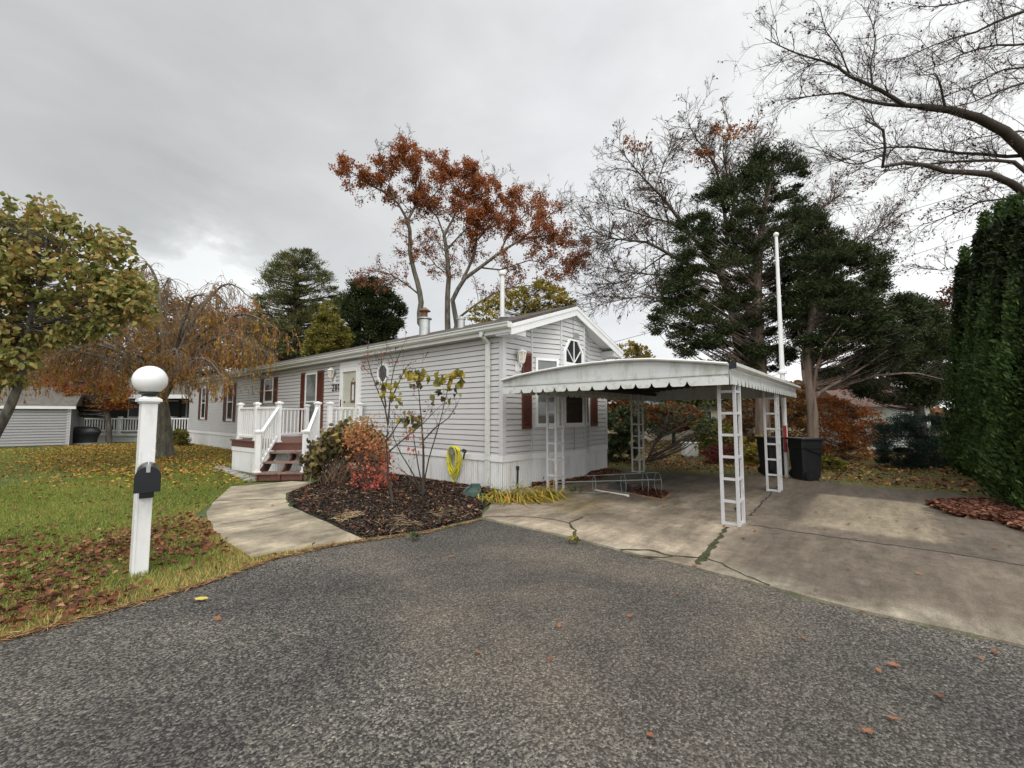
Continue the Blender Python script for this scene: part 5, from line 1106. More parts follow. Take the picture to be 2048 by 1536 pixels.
# ---- big bare oak behind the cedars
D = 24
bo = [limb([(1492, 900), (1488, 760), (1478, 680), (1468, 620), (1455, 570), (1440, 540)], D, .42, .26, 10), limb([(1440, 545), (1385, 532), (1333, 507), (1310, 489), (1282, 481), (1245, 481), (1207, 472), (1173, 452)], (D, D - 3), .16, .02), limb([(1440, 540), (1400, 490), (1356, 438), (1339, 409), (1310, 380), (1285, 355), (1265, 329), (1248, 312), (1235, 295)], (D, D - 1), .18, .02), limb([(1400, 490), (1348, 446), (1310, 438), (1273, 426), (1236, 415), (1195, 402)], (D - .3, D + 2), .10, .015), limb([(1440, 540), (1455, 470), (1447, 410), (1439, 358), (1425, 317), (1399, 283), (1382, 268), (1376, 245)], (D, D + 1), .18, .02), limb([(1455, 470), (1470, 400), (1454, 349), (1445, 303), (1455, 280), (1464, 255)], (D, D - 1), .12, .02), limb([(1455, 570), (1400, 560), (1328, 550), (1273, 547), (1236, 541), (1190, 530)], (D, D - 2), .10, .015), limb([(1468, 620), (1380, 600), (1307, 595), (1265, 593), (1222, 606), (1185, 600)], (D, D - 2), .10, .015), limb([(1470, 400), (1500, 330), (1512, 285), (1508, 260)], (D, D + 2), .10, .02), limb([(1310, 380), (1330, 320), (1355, 290)], (D - 1, D), .06, .015), limb([(1333, 507), (1300, 530), (1260, 560), (1215, 570)], (D - 1, D), .06, .015), limb([(1440, 540), (1540, 470), (1640, 420), (1690, 380)], (D, D + 3), .15, .02), limb([(1478, 640), (1580, 560), (1700, 500), (1780, 440)], (D, D + 2), .14, .02)]
t = tree('bare_oak', 'large almost bare oak spreading left behind the tall cedar', D, (1492, 900))
tubes_mesh('trunk', path_groups([(np.vstack([np.r_[bo[0][0][0][:2], -.1], bo[0][0]]), np.r_[.6, bo[0][1]])] + [(p_, r_ * .8) for p_, r_ in bo[1:]], 8), MT['bark_grey'], t)
g, p1, p2, p3 = twigs_from(bo[1:], 5.4, (.3, .5), 8, (.35, .6), 4, (.4, .65), f0=.08, L1=(.8, 2.3), updir=(0, 0, .03), rmin=.0125, r1max=.03, wig=.13)
tubes_mesh('twigs', g, MT['twig'], t); e = along(p3, 4200, .5); cl = (np.sin(e[:, 0] * 1.2) * np.sin(e[:, 1] * 1.1 + .6) * np.sin(e[:, 2] * 1.3) > .05) | (rng.random(len(e)) < .35); e = e[cl]
ez = proj(e); leafmesh('crown', e, .09 + .10 * rng.random(len(e)), MT['l_sparse'], t, aspect=.6)
for (cu, cv, n_) in ((1455, 262, 260), (1400, 315, 220), (1275, 285, 120), (1490, 255, 120)):
    c_ = along(p3, 60000, .3); w_ = proj(c_); c_ = c_[(np.hypot((w_[:, 0] - cu) / 30, (w_[:, 1] - cv) / 18) < 1)][:n_]; props(leafmesh('leaf_cluster', c_ + rng.normal(size=c_.shape) * .08, .12 + .08 * rng.random(len(c_)), MT['l_oak'], t, aspect=.6), kind='stuff')
# ---- bare tree reaching in from the right
D = 13.5
rt = [limb([(2330, 900), (2270, 700), (2200, 560), (2140, 440), (2080, 335), (2040, 287), (2000, 255), (1940, 228), (1880, 215), (1840, 213)], (D + 1.5, D), .55, .14, 16), limb([(1840, 213), (1800, 210), (1780, 190), (1740, 170), (1700, 153), (1670, 130), (1640, 120), (1600, 110), (1560, 92), (1530, 76)], (D, D - 1), .11, .015, 12), limb([(1840, 213), (1770, 209), (1720, 200), (1690, 185), (1640, 190), (1600, 195), (1555, 200)], (D, D + 1.3), .10, .012), limb([(1890, 215), (1883, 180), (1872, 145), (1860, 150)], (D, D - .4), .06, .02), limb([(1745, 172), (1740, 130), (1752, 85), (1745, 45), (1722, 8)], (D, D + 1), .05, .012), limb([(1700, 153), (1680, 100), (1650, 60), (1640, 15)], (D, D - .8), .04, .012),
      limb([(2200, 560), (2120, 450), (2080, 410), (2030, 370), (1990, 350), (1950, 345), (1900, 345), (1850, 330), (1800, 325), (1760, 335), (1764, 310), (1780, 278), (1760, 250), (1730, 240)], (D + 1, D - .5), .26, .03, 16), limb([(2080, 380), (2040, 325), (1980, 320), (1940, 322), (1880, 325), (1820, 335), (1750, 345)], (D, D + 1), .11, .015), limb([(2060, 310), (2030, 315), (1960, 308), (1890, 305), (1850, 295), (1800, 293), (1740, 297), (1690, 320), (1640, 335)], (D + .5, D + 2), .10, .012), limb([(2150, -20), (2090, 10), (2048, 22), (1990, 45), (1950, 65), (1900, 78), (1850, 97), (1790, 125)], (D, D + 1), .10, .015), limb([(2140, 70), (2048, 90), (1985, 90), (1930, 105), (1880, 130), (1820, 155)], (D, D - 1), .07, .012), limb([(2140, 110), (2048, 135), (2000, 140), (1950, 170), (1890, 192), (1850, 200)], (D + 1, D + 1), .07, .012), limb([(2140, 140), (2048, 165), (1990, 185), (1940, 207), (1890, 218)], D - .5, .08, .012), limb([(2100, -60), (2020, -20), (1960, -5), (1900, 10), (1850, 15), (1800, 5)], (D, D + .5), .06, .012),
      limb([(2160, 420), (2048, 393), (1960, 403), (1899, 433), (1839, 451), (1810, 473)], (D + 1, D + 2), .08, .012), limb([(2160, 500), (2040, 510), (1943, 527), (1894, 541), (1839, 537), (1810, 530)], (D + 2, D + 3), .07, .012), limb([(2160, 300), (2048, 260), (1990, 270), (1930, 280), (1880, 290)], D + 1, .06, .012), limb([(1764, 310), (1735, 325), (1700, 330), (1640, 300), (1600, 290)], D - .5, .04, .01), limb([(1640, 120), (1600, 140), (1570, 160)], D, .03, .01), limb([(1560, 92), (1550, 60), (1530, 40)], D - .5, .02, .008)]
t = tree('bare_maple', 'huge bare tree reaching in from the right above the clipped conifers', D + 1.5, (2330, 900))
tubes_mesh('trunk', path_groups([(np.vstack([np.r_[rt[0][0][0][:2], -.1], rt[0][0]]), np.r_[.5, rt[0][1] * .66])] + [(p_, r_ * .62) for p_, r_ in rt[1:]], 9), MT['bark_dark'], t)
g, p1, p2, p3 = twigs_from(rt[1:] + [(rt[0][0][-4:], rt[0][1][-4:])], 5.2, (.3, .5), 7, (.35, .6), 4, (.4, .7), f0=.06, L1=(.5, 1.6), updir=(-.05, .05, .12), rmin=.0045, r1max=.013, wig=.2)
tubes_mesh('twigs', g, MT['bark_dark'], t); e = along(p3, 7000, .4); u_ = proj(e); e = e[(rng.random(len(e)) < np.where(u_[:, 1] > 330, .8, .22))]
leafmesh('crown', e, .05 + .06 * rng.random(len(e)), MT['l_sparse'], t, aspect=.6)
# ---- conifers and shrubs from clumps carried on real limbs
def clump_tree(name, label, poly, D, n, cr, per, lsize, mat, trunk=None, tmat='bark_dark', group=None, aspect=.22, thick=.9, flat=.55, branch=True, up=.25, cat='tree', edge=0, base=None, rnd_p=1.0, br=.022, brk=7, anchor=(.0, .85), dirsc=1.0, droop=0, full=False, bj=.3):
    poly = np.array(poly, float); bu = base if base else (poly[:, 0].mean(), poly[:, 1].max()); b = pd(*bu, D); root = thing(name, label, cat, (b[0], b[1], 0), group)
    C = crown_points(poly, D, n, thick, edge)
    limbs = []
    if trunk:
        p_, r_ = limb(trunk, D, trunk_r[0], trunk_r[1], 12); p_ = np.vstack([np.r_[p_[0][:2], -.05], p_]); r_ = np.r_[r_[0] * 1.25, r_]; limbs.append((p_, r_))
    else:
        top = pd(poly[:, 0].mean(), poly[:, 1].min() * .6 + poly[:, 1].mean() * .4, D); p_ = np.linspace(0, 1, 12)[:, None] * (top - np.array((b[0], b[1], -.05))) + np.array((b[0], b[1], -.05)); r_ = np.linspace(trunk_r[0], trunk_r[1], 12); limbs.append((p_, r_))
    tp = limbs[0][0]; tubes_mesh('trunk', path_groups(limbs, 9), MT[tmat], root)
    if branch:
        L = np.linalg.norm(C - tp[-1], axis=1); zt_ = tp[:, 2]; want = C[:, 2] - up * np.linalg.norm(C[:, :2] - np.interp(C[:, 2], zt_, tp[:, 0])[:, None] * [1, 0] - np.interp(C[:, 2], zt_, tp[:, 1])[:, None] * [0, 1], axis=1)
        want = np.clip(want, zt_[0] + anchor[0] * (zt_[-1] - zt_[0]) + .1, zt_[-1]); A = np.stack([np.interp(want, zt_, tp[:, k]) for k in range(3)], 1)
        s = np.linspace(0, 1, brk)[None, :, None]; mid = (A + C) / 2 + rng.normal(size=C.shape) * bj * min(1, D / 14) - np.array((0, 0, 1)) * (np.linalg.norm(C - A, axis=1) * .06)[:, None]
        pts = A[:, None] * (1 - s) ** 2 + 2 * mid[:, None] * s * (1 - s) + C[:, None] * s ** 2
        rad = (br * (np.linalg.norm(C - A, axis=1) / 2.5) ** .7)[:, None] * np.linspace(1, .25, brk)[None]
        tubes_mesh('branches', [(pts, np.maximum(rad, .006), 5)], MT[tmat], root)
    sz = cr * (.55 + .9 * rng.random(n)); q = rng.normal(size=(n, per, 3)); q = unit(q) * (rng.random((n, per, 1)) ** .5); q[..., 2] *= flat
    Pn = C[:, None] + q * sz[:, None, None]; outd = unit(C[:, None] - np.array((tp[:, 0].mean(), tp[:, 1].mean(), C[:, 2].mean() - 1.0)) + 0 * q) * .6 * dirsc + unit(q) * .7 + rng.normal(size=q.shape) * .45 - np.array((0, 0, droop))
    shade = np.repeat(rng.random(n), per) * .35 + rng.random(n * per) * .65
    leafmesh('crown', Pn.reshape(-1, 3), lsize * (.6 + .8 * rng.random(n * per)), MT[mat], root, aspect=aspect, D=outd.reshape(-1, 3), rnd=np.clip(shade, 0, 1) ** rnd_p, full=full)
    return root
trunk_r = (.26, .05)
clump_tree('cedar', 'tall dark cedar with a ragged crown and a reddish trunk left of the white pole', [(1545, 278), (1580, 290), (1605, 330), (1612, 380), (1640, 425), (1655, 470), (1665, 560), (1640, 640), (1600, 700), (1560, 740), (1480, 745), (1400, 725), (1310, 680), (1300, 640), (1325, 600), (1318, 560), (1360, 520), (1345, 450), (1390, 430), (1400, 390), (1440, 360), (1480, 345), (1510, 305)], 14.6, 440, .36, 270, .10, 'l_cedar', trunk=[(1527, 905), (1525, 800), (1518, 700), (1514, 600), (1518, 500), (1532, 400), (1548, 320)], tmat='bark_cedar', aspect=.3, flat=.5, up=.55, thick=1.0, anchor=(.22, .9))
trunk_r = (.165, .04)
clump_tree('cedar', 'broad leaning cedar forking above a pale bole right of the white pole', [(1610, 440), (1645, 425), (1670, 470), (1735, 490), (1765, 510), (1775, 550), (1800, 590), (1840, 610), (1850, 660), (1800, 720), (1720, 745), (1660, 755), (1610, 700), (1590, 640), (1590, 560), (1600, 500)], 13.2, 300, .33, 240, .095, 'l_cedar', trunk=[(1625, 905), (1626, 860), (1625, 810), (1618, 770), (1614, 720), (1622, 640), (1640, 540), (1650, 460)], tmat='bark_cedar', aspect=.3, flat=.5, up=.5, anchor=(.32, .9))
trunk_r = (.22, .05)
clump_tree('cedar', 'dark low spreading cedar between the pole and the clipped hedge', [(1780, 600), (1840, 588), (1890, 640), (1930, 690), (1935, 760), (1900, 800), (1830, 815), (1760, 800), (1700, 780), (1690, 740), (1760, 690)], 16.5, 320, .4, 240, .12, 'l_cedar', trunk=[(1850, 920), (1840, 840), (1830, 760), (1835, 680), (1850, 620)], tmat='bark_dark', flat=.5, up=.3, anchor=(.2, .9))
# heavy low limbs of the forked cedar
t = COL.objects['cedar.001']; D = 13.2
lm = [limb([(1626, 800), (1640, 785), (1665, 770), (1700, 752), (1740, 725), (1775, 700)], (D, D - .6), .065, .012), limb([(1628, 795), (1650, 760), (1675, 735), (1720, 715), (1760, 680), (1810, 650)], (D, D + .6), .06, .012), limb([(1622, 790), (1608, 760), (1604, 720), (1610, 660)], D, .065, .02), limb([(1650, 775), (1690, 765), (1760, 750), (1830, 745), (1890, 760)], (D, D + .5), .06, .01), limb([(1626, 790), (1632, 740), (1650, 690), (1690, 640)], (D, D - .8), .055, .015)]
tubes_mesh('limbs', path_groups(lm, 7), MT['bark_cedar'], t); g, *_ = twigs_from(lm, 4, (.3, .5), 6, (.4, .7), 3, f0=.3, L1=(.4, 1.1), rmin=.005, updir=(0, 0, .1)); tubes_mesh('twigs', g, MT['bark_dark'], t)
# clipped arborvitae hedge
def arborvitae(seed, Hh, R):
    r_ = np.random.default_rng(seed); n = 26000
    z = r_.random(n) ** .9 * Hh; a = r_.random(n) * 2 * PI
    prof = lambda z: R * 1.06 * np.clip(1 - (z / Hh) ** 1.7, 0, 1) ** 1.05 * np.clip(.8 + z / 3, 0, 1.0)
    lobes = 1 + .2 * np.sin(a * 5 + 1.5 * np.sin(z * 1.1 + seed)) + .08 * np.sin(a * 11 + z * 2.3) + .07 * np.sin(z * 4.1 + a * 3)
    lobes = lobes * (1 - .20 * (.5 + .5 * np.sin(a * 13 + 2.2 * np.sin(z * 1.7 + seed) + z * .8)) * (.5 + .5 * np.sin(z * 7 + a * 4)))
    rr = prof(z) * lobes * (1 - .34 * r_.random(n) ** 2.0)
    P = np.stack([rr * np.cos(a), rr * np.sin(a), z + .05], 1)
    out = np.stack([np.cos(a), np.sin(a), 0 * a], 1); Dd = out * .55 + np.array((0, 0, .75)) + r_.normal(size=P.shape) * .38
    tang = np.stack([-np.sin(a), np.cos(a), 0 * a], 1) + r_.normal(size=P.shape) * .35
    m = int(n * .5); Pz = P[:m] + out[:m] * .0 + r_.normal(size=(m, 3)) * .05
    return np.vstack([P, Pz]), np.vstack([Dd, Dd[:m] + r_.normal(size=(m, 3)) * .4]), np.vstack([tang, tang[:m]]), out
AV = []
spec = [(9.3, -7.75, 5.8, .54, ''), (8.0, -7.95, 6.2, .60, ''), (6.7, -7.98, 5.9, .62, ''), (5.3, -7.92, 5.5, .70, ''), (3.9, -7.92, 5.1, .70, '')]
labs = ['farthest conifer of the hedge, a slim column with a free pointed top', 'second conifer of the hedge, just right of the free pointed one', 'middle conifer of the hedge, above the far end of the leaf drift', 'conifer of the hedge standing beside the middle of the leaf drift', 'nearest conifer of the hedge, cut by the picture edge']
for (x, y, Hh, R, _), lab in zip(spec, labs):
    t = thing('arborvitae', lab, 'conifer', (x, y, 0), 'conifers of the clipped hedge')
    P, Dd, tg, out = arborvitae(int(x * 10), Hh, R); P = P + np.array((x, y, 0))
    cl = .5 + .5 * np.sin(P[:, 2] * 5 + P[:, 0] * 6) * np.sin(P[:, 1] * 7 + P[:, 2] * 3)
    leafmesh('crown', P, .045 + .07 * rng.random(len(P)), MT['l_arb'], t, aspect=.34, D=Dd, N=np.cross(Dd, tg) * 0 + tg, fold=.05, rnd=np.clip(.6 * rng.random(len(P)) + .4 * cl * rng.random(len(P)), 0, 1))
    mb = MB(); mb.lathe((x, y, 0), [(.10, 0), (.09, Hh * .5), (.03, Hh * .92)], 8); mb.build('trunk', MT['bark_dark'], t)
    # woody interior that keeps the crown from reading as a hollow shell
    nn = 2600; z = rng.random(nn) * Hh * .92; a = rng.random(nn) * 6.283; rr = R * .55 * np.clip(1 - (z / Hh) ** 2, 0, 1) ** .6
    P2 = np.stack([x + rr * np.cos(a), y + rr * np.sin(a), z + .05], 1); leafmesh('inner_foliage', P2, .34, MT['l_cedar'], t, aspect=.7, D=rand_dirs(nn), rnd=.3 * rng.random(nn))
# other evergreens
trunk_r = (.18, .05)
clump_tree('blue_spruce', 'low round blue green spruce bush in front of the hedge', [(1765, 850), (1800, 832), (1850, 830), (1900, 840), (1935, 870), (1940, 930), (1900, 950), (1830, 948), (1770, 940), (1757, 900)], 12.4, 150, .26, 300, .09, 'l_blue', aspect=.16, flat=.5, thick=1.0, up=.1, br=.02)
trunk_r = (.30, .06)
clump_tree('spruce', 'large broad spruce with a rounded olive crown beyond the house', [(590, 494), (612, 500), (640, 525), (665, 560), (685, 590), (692, 640), (692, 760), (500, 760), (492, 700), (500, 640), (512, 590), (535, 545), (560, 510)], 31, 460, .6, 95, .28, 'l_spruce', aspect=.16, flat=.45, thick=.9, up=.2, br=.06)
trunk_r = (.2, .05)
clump_tree('juniper', 'smaller dark juniper to the right of the big spruce', [(748, 558), (775, 575), (795, 595), (808, 625), (795, 665), (760, 720), (690, 720), (680, 640), (695, 590), (712, 565)], 27, 260, .45, 120, .22, 'l_cedar', aspect=.25, flat=.7, thick=.9)
# ---- deciduous crowns
trunk_r = (.12, .03)
clump_tree('birch', 'small yellow green tree between the spruce and the juniper', [(655, 600), (680, 625), (700, 670), (695, 720), (610, 720), (608, 680), (630, 640)], 24, 190, .3, 60, .14, 'l_yg', aspect=.6, br=.02)
clump_tree('autumn_maple', 'yellow and russet tree behind the tall white flue', [(940, 625), (985, 590), (1030, 575), (1090, 560), (1130, 580), (1145, 605), (1130, 690), (935, 700)], 22, 380, .26, 26, .13, 'l_yel', aspect=.7, br=.02, thick=.8, rnd_p=1.3)
clump_tree('autumn_maple', 'yellow leaved tree peeping over the right end of the gable', [(1232, 690), (1260, 683), (1295, 700), (1310, 725), (1300, 760), (1235, 760)], 17, 120, .2, 26, .10, 'l_yel', aspect=.7, br=.015)
clump_tree('magnolia', 'broad olive leaved tree with a leaning trunk at the left edge', [(-160, 430), (-60, 400), (5, 388), (45, 405), (75, 392), (100, 398), (128, 425), (150, 450), (170, 470), (205, 458), (245, 468), (256, 500), (262, 525), (300, 560), (318, 600), (300, 650), (240, 650), (200, 680), (130, 690), (75, 715), (30, 775), (-160, 790)], 10.5, 430, .33, 30, .135, 'l_big', trunk=[(-45, 935), (-10, 870), (20, 815), (38, 770), (48, 720), (60, 640), (80, 560), (95, 480)], tmat='bark_grey', aspect=.72, flat=.8, thick=1.0, up=.25, br=.012, anchor=(.62, 1), dirsc=.3, droop=.55, edge=7, full=True)
# trunks and backdrop behind the weeping tree
trunk_r = (.16, .03)
clump_tree('japanese_maple', 'orange and red maple with a short forked trunk in front of the neighbour porch', [(70, 770), (110, 745), (170, 735), (235, 748), (265, 780), (262, 812), (235, 822), (180, 815), (120, 818), (80, 800)], 22.5, 220, .32, 50, .13, 'l_orange', trunk=[(217, 900), (218, 860), (216, 830), (208, 800), (195, 770), (180, 750)], tmat='bark_grey', aspect=.6, thick=.9, br=.03, anchor=(.35, 1))
clump_tree('red_maple', 'red crowned maple glimpsed through the weeping branches', [(325, 690), (360, 680), (400, 695), (405, 730), (370, 745), (335, 735)], 27, 60, .5, 80, .17, 'l_red', aspect=.7, br=.02)
for poly, Dp, mat, lab in (([(-40, 660), (60, 640), (170, 620), (260, 640), (270, 720), (250, 790), (-40, 800)], 34, 'l_brown', 'brown autumn tree behind the grey shed'), ([(260, 600), (330, 570), (400, 610), (440, 650), (450, 720), (430, 790), (270, 790)], 38, 'l_brown', 'brown autumn tree behind the neighbouring house'), ([(420, 640), (480, 610), (540, 640), (580, 690), (580, 740), (430, 770)], 40, 'l_orange', 'orange brown tree at the far end of the long house')):
    trunk_r = (.22, .05)
    clump_tree('autumn_tree', lab, poly, Dp, 300, .6, 36, .22, mat, aspect=.65, br=.05, thick=.8, group='autumn trees behind the neighbours')
# ---- weeping cherry
W0 = gz(331, 915, 0); t = thing('weeping_cherry', 'weeping tree with a mossy trunk and arching half bare branches over the lawn', 'tree', W0); Dw = depth(W0)
trk = [limb([(331, 918), (330, 890), (328, 860), (326, 825), (322, 800)], Dw, .27, .19, 8)]
trk[0][1][0] = .33
tg = [(40, 650, 0), (110, 640, -1.5), (170, 605, 1), (225, 565, -1), (278, 512, 0), (335, 545, 1.5), (400, 572, -1), (445, 585, 1), (482, 556, .5), (520, 625, -1), (430, 640, 2), (300, 600, -2), (360, 690, -2.2), (80, 705, .5), (15, 700, -1), (470, 670, -1.6), (200, 660, 2), (250, 690, -2.5), (520, 680, 1), (150, 690, -.5), (370, 610, 2.5), (60, 740, 1.5), (430, 710, -2.2)]
lms = []
for u, v, dz in tg:
    a = pd(322 + rng.normal() * 6, 802, Dw); c = pd(u, v, Dw + dz); L = np.linalg.norm(c - a); n = 16; s = np.linspace(0, 1, n)[:, None]
    m1 = a + (c - a) * np.array((.30, .30, .55)) + np.array((0, 0, .15 * L)); m2 = a + (c - a) * np.array((.72, .72, 1.0)) + np.array((0, 0, .10 * L)); end = c + (c - a) * np.array((.22, .22, 0)) - np.array((0, 0, .5 + .4 * rng.random()))
    p = a * (1 - s) ** 4 + 4 * m1 * s * (1 - s) ** 3 + 6 * m2 * s ** 2 * (1 - s) ** 2 + 4 * c * s ** 3 * (1 - s) + end * s ** 4; p += rng.normal(size=p.shape).cumsum(0) * .03
    lms.append((p, np.linspace(.080, .008, n)))
tubes_mesh('trunk', path_groups(trk + lms, 7), MT['bark_olive'], t)
P, Dd, L, R = [], [], [], []
for p, r_ in lms:
    a, b, c, d = spawn(p[None], r_[None], 62, .25, 1.0, (30, 90), (.2, .3), .35); P.append(a); Dd.append(b + np.array((0, 0, .25))); L.append(np.clip(np.minimum(.5 + 1.3 * rng.random(len(a)), (a[:, 2] - 2.0) * 1.1), .15, 3)); R.append(np.clip(d, .007, .016))
P, Dd, L, R = (np.concatenate(x) for x in (P, Dd, L, R)); p1, r1_ = grow(P, Dd, L, R, 9, .13, -.36, .4)
a, b, c, d = spawn(p1, r1_, 4, .25, 1.0, (20, 55), (.25, .5), .7); c = np.clip(np.minimum(c, (a[:, 2] - 1.9)), .1, 2); p2, r2_ = grow(a, b, c, np.full(len(a), .0055), 5, .1, -.3, .6)
tubes_mesh('weeping_twigs', [(p1, r1_ * .8, 4), (p2, r2_ * .8, 3)], MT['twig_pale'], t)
e = along(np.concatenate([p2, p1[:, 4:]]), 34000, .1); cl = np.sin(e[:, 0] * 2.2) * np.sin(e[:, 1] * 2 + 1) * np.sin(e[:, 2] * 2.4); uvz = proj(e)
e = e[rng.random(len(e)) < np.clip(.42 + 1.1 * cl - (e[:, 2] > 4.6) * .35, .05, .95)]; dd = rng.normal(size=e.shape) * .4 - np.array((0, 0, .8))
leafmesh('crown', e, .07 + .07 * rng.random(len(e)), MT['l_weep'], t, aspect=.42, D=dd)
# ---- shrubs seen under the carport roof and beside the drive
trunk_r = (.04, .012)
def shrub(name, label, poly, D, n, cr, per, ls, mat, **k):
    return clump_tree(name, label, poly, D, n, cr, per, ls, mat, cat='shrub', aspect=k.pop('aspect', .5), **k)
shrub('rhododendron', 'dense dull green shrub beside the right rear corner of the house', [(1212, 825), (1240, 815), (1268, 830), (1275, 880), (1265, 925), (1212, 930)], 14, 70, .22, 70, .12, 'l_green', base=(1240, 935))
shrub('rhododendron', 'open green shrub with dark crooked stems behind the rear lattice post', [(1265, 800), (1310, 790), (1360, 800), (1420, 795), (1430, 840), (1410, 885), (1370, 880), (1330, 870), (1290, 890), (1265, 880)], 13.6, 80, .2, 22, .10, 'l_green', base=(1290, 935), br=.02, thick=.7, up=.8)
shrub('yellow_shrub', 'yellow green shrub behind the front lattice post', [(1385, 850), (1420, 835), (1455, 845), (1478, 870), (1470, 920), (1420, 915), (1385, 890)], 14.4, 90, .2, 40, .10, 'l_yg', base=(1430, 935))
shrub('crimson_shrub', 'low crimson shrub beside the white utility cabinet', [(1395, 915), (1425, 895), (1460, 890), (1475, 905), (1475, 935), (1420, 938)], 13.4, 60, .16, 40, .075, 'l_crim', base=(1440, 945), aspect=.4)
shrub('orange_maple', 'orange and green maple bush right of the black bins', [(1632, 800), (1670, 790), (1720, 810), (1765, 835), (1782, 860), (1768, 880), (1745, 890), (1742, 915), (1715, 935), (1650, 930), (1630, 880)], 14.6, 230, .24, 30, .09, 'l_orange', base=(1680, 940), thick=.9, rnd_p=.9)
shrub('perennial_clump', 'low yellow green perennials at the lawn edge right of the bins', [(1628, 905), (1660, 915), (1695, 930), (1702, 950), (1640, 956), (1625, 940)], 11.9, 45, .12, 60, .10, 'l_yg', base=(1660, 958))
shrub('perennial_clump', 'yellowing leafy plants between the two black bins', [(1478, 880), (1520, 870), (1560, 880), (1580, 905), (1575, 950), (1480, 945)], 13.2, 60, .2, 60, .12, 'l_yel', base=(1530, 952))
trunk_r = (.10, .03)
for poly, Dp, mat, lab, k in (([(1205, 775), (1250, 765), (1300, 775), (1300, 850), (1260, 870), (1205, 850)], 20, 'l_brown', 'russet tree beyond the right rear corner of the house', .35), ([(1290, 815), (1340, 805), (1400, 815), (1410, 850), (1350, 862), (1290, 855)], 21, 'l_orange', 'orange bush in front of the cream house', .3), ([(1440, 780), (1500, 770), (1620, 780), (1630, 900), (1560, 910), (1450, 890)], 18.5, 'l_brown', 'dark brown tangle of shrubs behind the two cedar boles', .4), ([(1640, 770), (1720, 780), (1790, 795), (1800, 815), (1700, 812), (1640, 805)], 27, 'l_red', 'red maple behind the brown roofed shed', .5), ([(1850, 640), (1915, 560), (1960, 560), (1960, 760), (1860, 770)], 20, 'l_sparse', 'dark red leaved tree behind the hedge tip', .5), ([(1300, 740), (1400, 745), (1470, 760), (1480, 800), (1400, 815), (1300, 800)], 23, 'l_yg', 'yellow green tree filling the gap under the carport roof', .4)):
    clump_tree('background_tree' if Dp > 19.5 else 'background_shrub', lab, poly, Dp, 170, k * .75, 42, .13 if Dp < 22 else .18, mat, aspect=.6, br=.02, cat='tree' if Dp > 19.5 else 'shrub')
# far wood along the horizon
n = 60000; an = np.radians(-25 + 150 * rng.random(n)); rr = 62 + 14 * rng.random(n); hmax = 4.5 + 2.2 * np.sin(an * 9) + 1.4 * np.sin(an * 23 + 1)
P = np.stack([CAM[0] + rr * np.cos(an), CAM[1] + rr * np.sin(an), rng.random(n) ** .8 * hmax], 1)
props(leafmesh('far_wood', P, .7 + .6 * rng.random(n), MT['l_brown'], aspect=.7, rnd=rng.random(n) * .6), kind='stuff')
# ------------------------------------------------------------------ planting in the bed by the house
def bedpt(u, v): p = gz(u, v, .1); p[2] = .08; return p
b = bedpt(668, 962); D = depth(b); t = thing('hydrangea', 'wilted brown green leafy bush beside the porch steps', 'shrub', b)
hp = [(616, 958), (611, 918), (630, 884), (668, 860), (705, 850), (745, 860), (772, 885), (774, 930), (735, 935), (712, 912), (672, 908), (650, 925), (638, 952)]
C = crown_points(hp, D, 190, .9); s_ = np.linspace(0, 1, 6)[None, :, None]; B0 = b + rng.normal(size=C.shape) * np.array((.16, .16, 0)); mid_ = (B0 + C) / 2 + np.array((0, 0, .12)); pts = B0[:, None] * (1 - s_) ** 2 + 2 * mid_[:, None] * s_ * (1 - s_) + C[:, None] * s_ ** 2
tubes_mesh('stems', [(pts, np.full((len(C), 6), .006), 5)], MT['twig_pale'], t)
P = (C[:, None] + rng.normal(size=(len(C), 9, 3)) * .075).reshape(-1, 3); dd = rng.normal(size=P.shape) * .55 + np.array((0, 0, -.55)); leafmesh('crown', P, .10 + .07 * rng.random(len(P)), MT['l_hyd'], t, aspect=.68, D=dd, fold=.2, full=True)
b = bedpt(748, 985); D = depth(b); t = thing('coral_bush', 'coral red bush turning orange at its top, left of the bare sapling', 'shrub', b)
cpx = [(690, 890), (694, 868), (712, 850), (735, 838), (752, 845), (772, 858), (776, 890), (770, 905), (775, 925), (790, 945), (788, 972), (762, 985), (735, 985), (708, 966), (704, 945), (722, 925), (716, 905)]
C = crown_points(cpx, D, 92, .9); C += rng.normal(size=C.shape) * .045; B0 = b + rng.normal(size=C.shape) * np.array((.1, .1, 0)); mid_ = (B0 + C) / 2 + rng.normal(size=C.shape) * .05; pts = B0[:, None] * (1 - s_) ** 2 + 2 * mid_[:, None] * s_ * (1 - s_) + C[:, None] * s_ ** 2
tubes_mesh('stems', [(pts, np.full((len(C), 6), .004), 4)], MT['twig'], t)
P = (C[:, None] + rng.normal(size=(len(C), 15, 3)) * .062).reshape(-1, 3); P = np.vstack([P, (C[:, None] + rng.normal(size=(len(C), 4, 3)) * .13).reshape(-1, 3)]); hz_ = (P[:, 2] - .1) / 1.1
leafmesh('crown', P, .035 + .05 * rng.random(len(P)), MT['l_coral'], t, aspect=.6, rnd=np.clip(.05 + .75 * hz_ + .35 * (rng.random(len(P)) - .3), 0, 1))
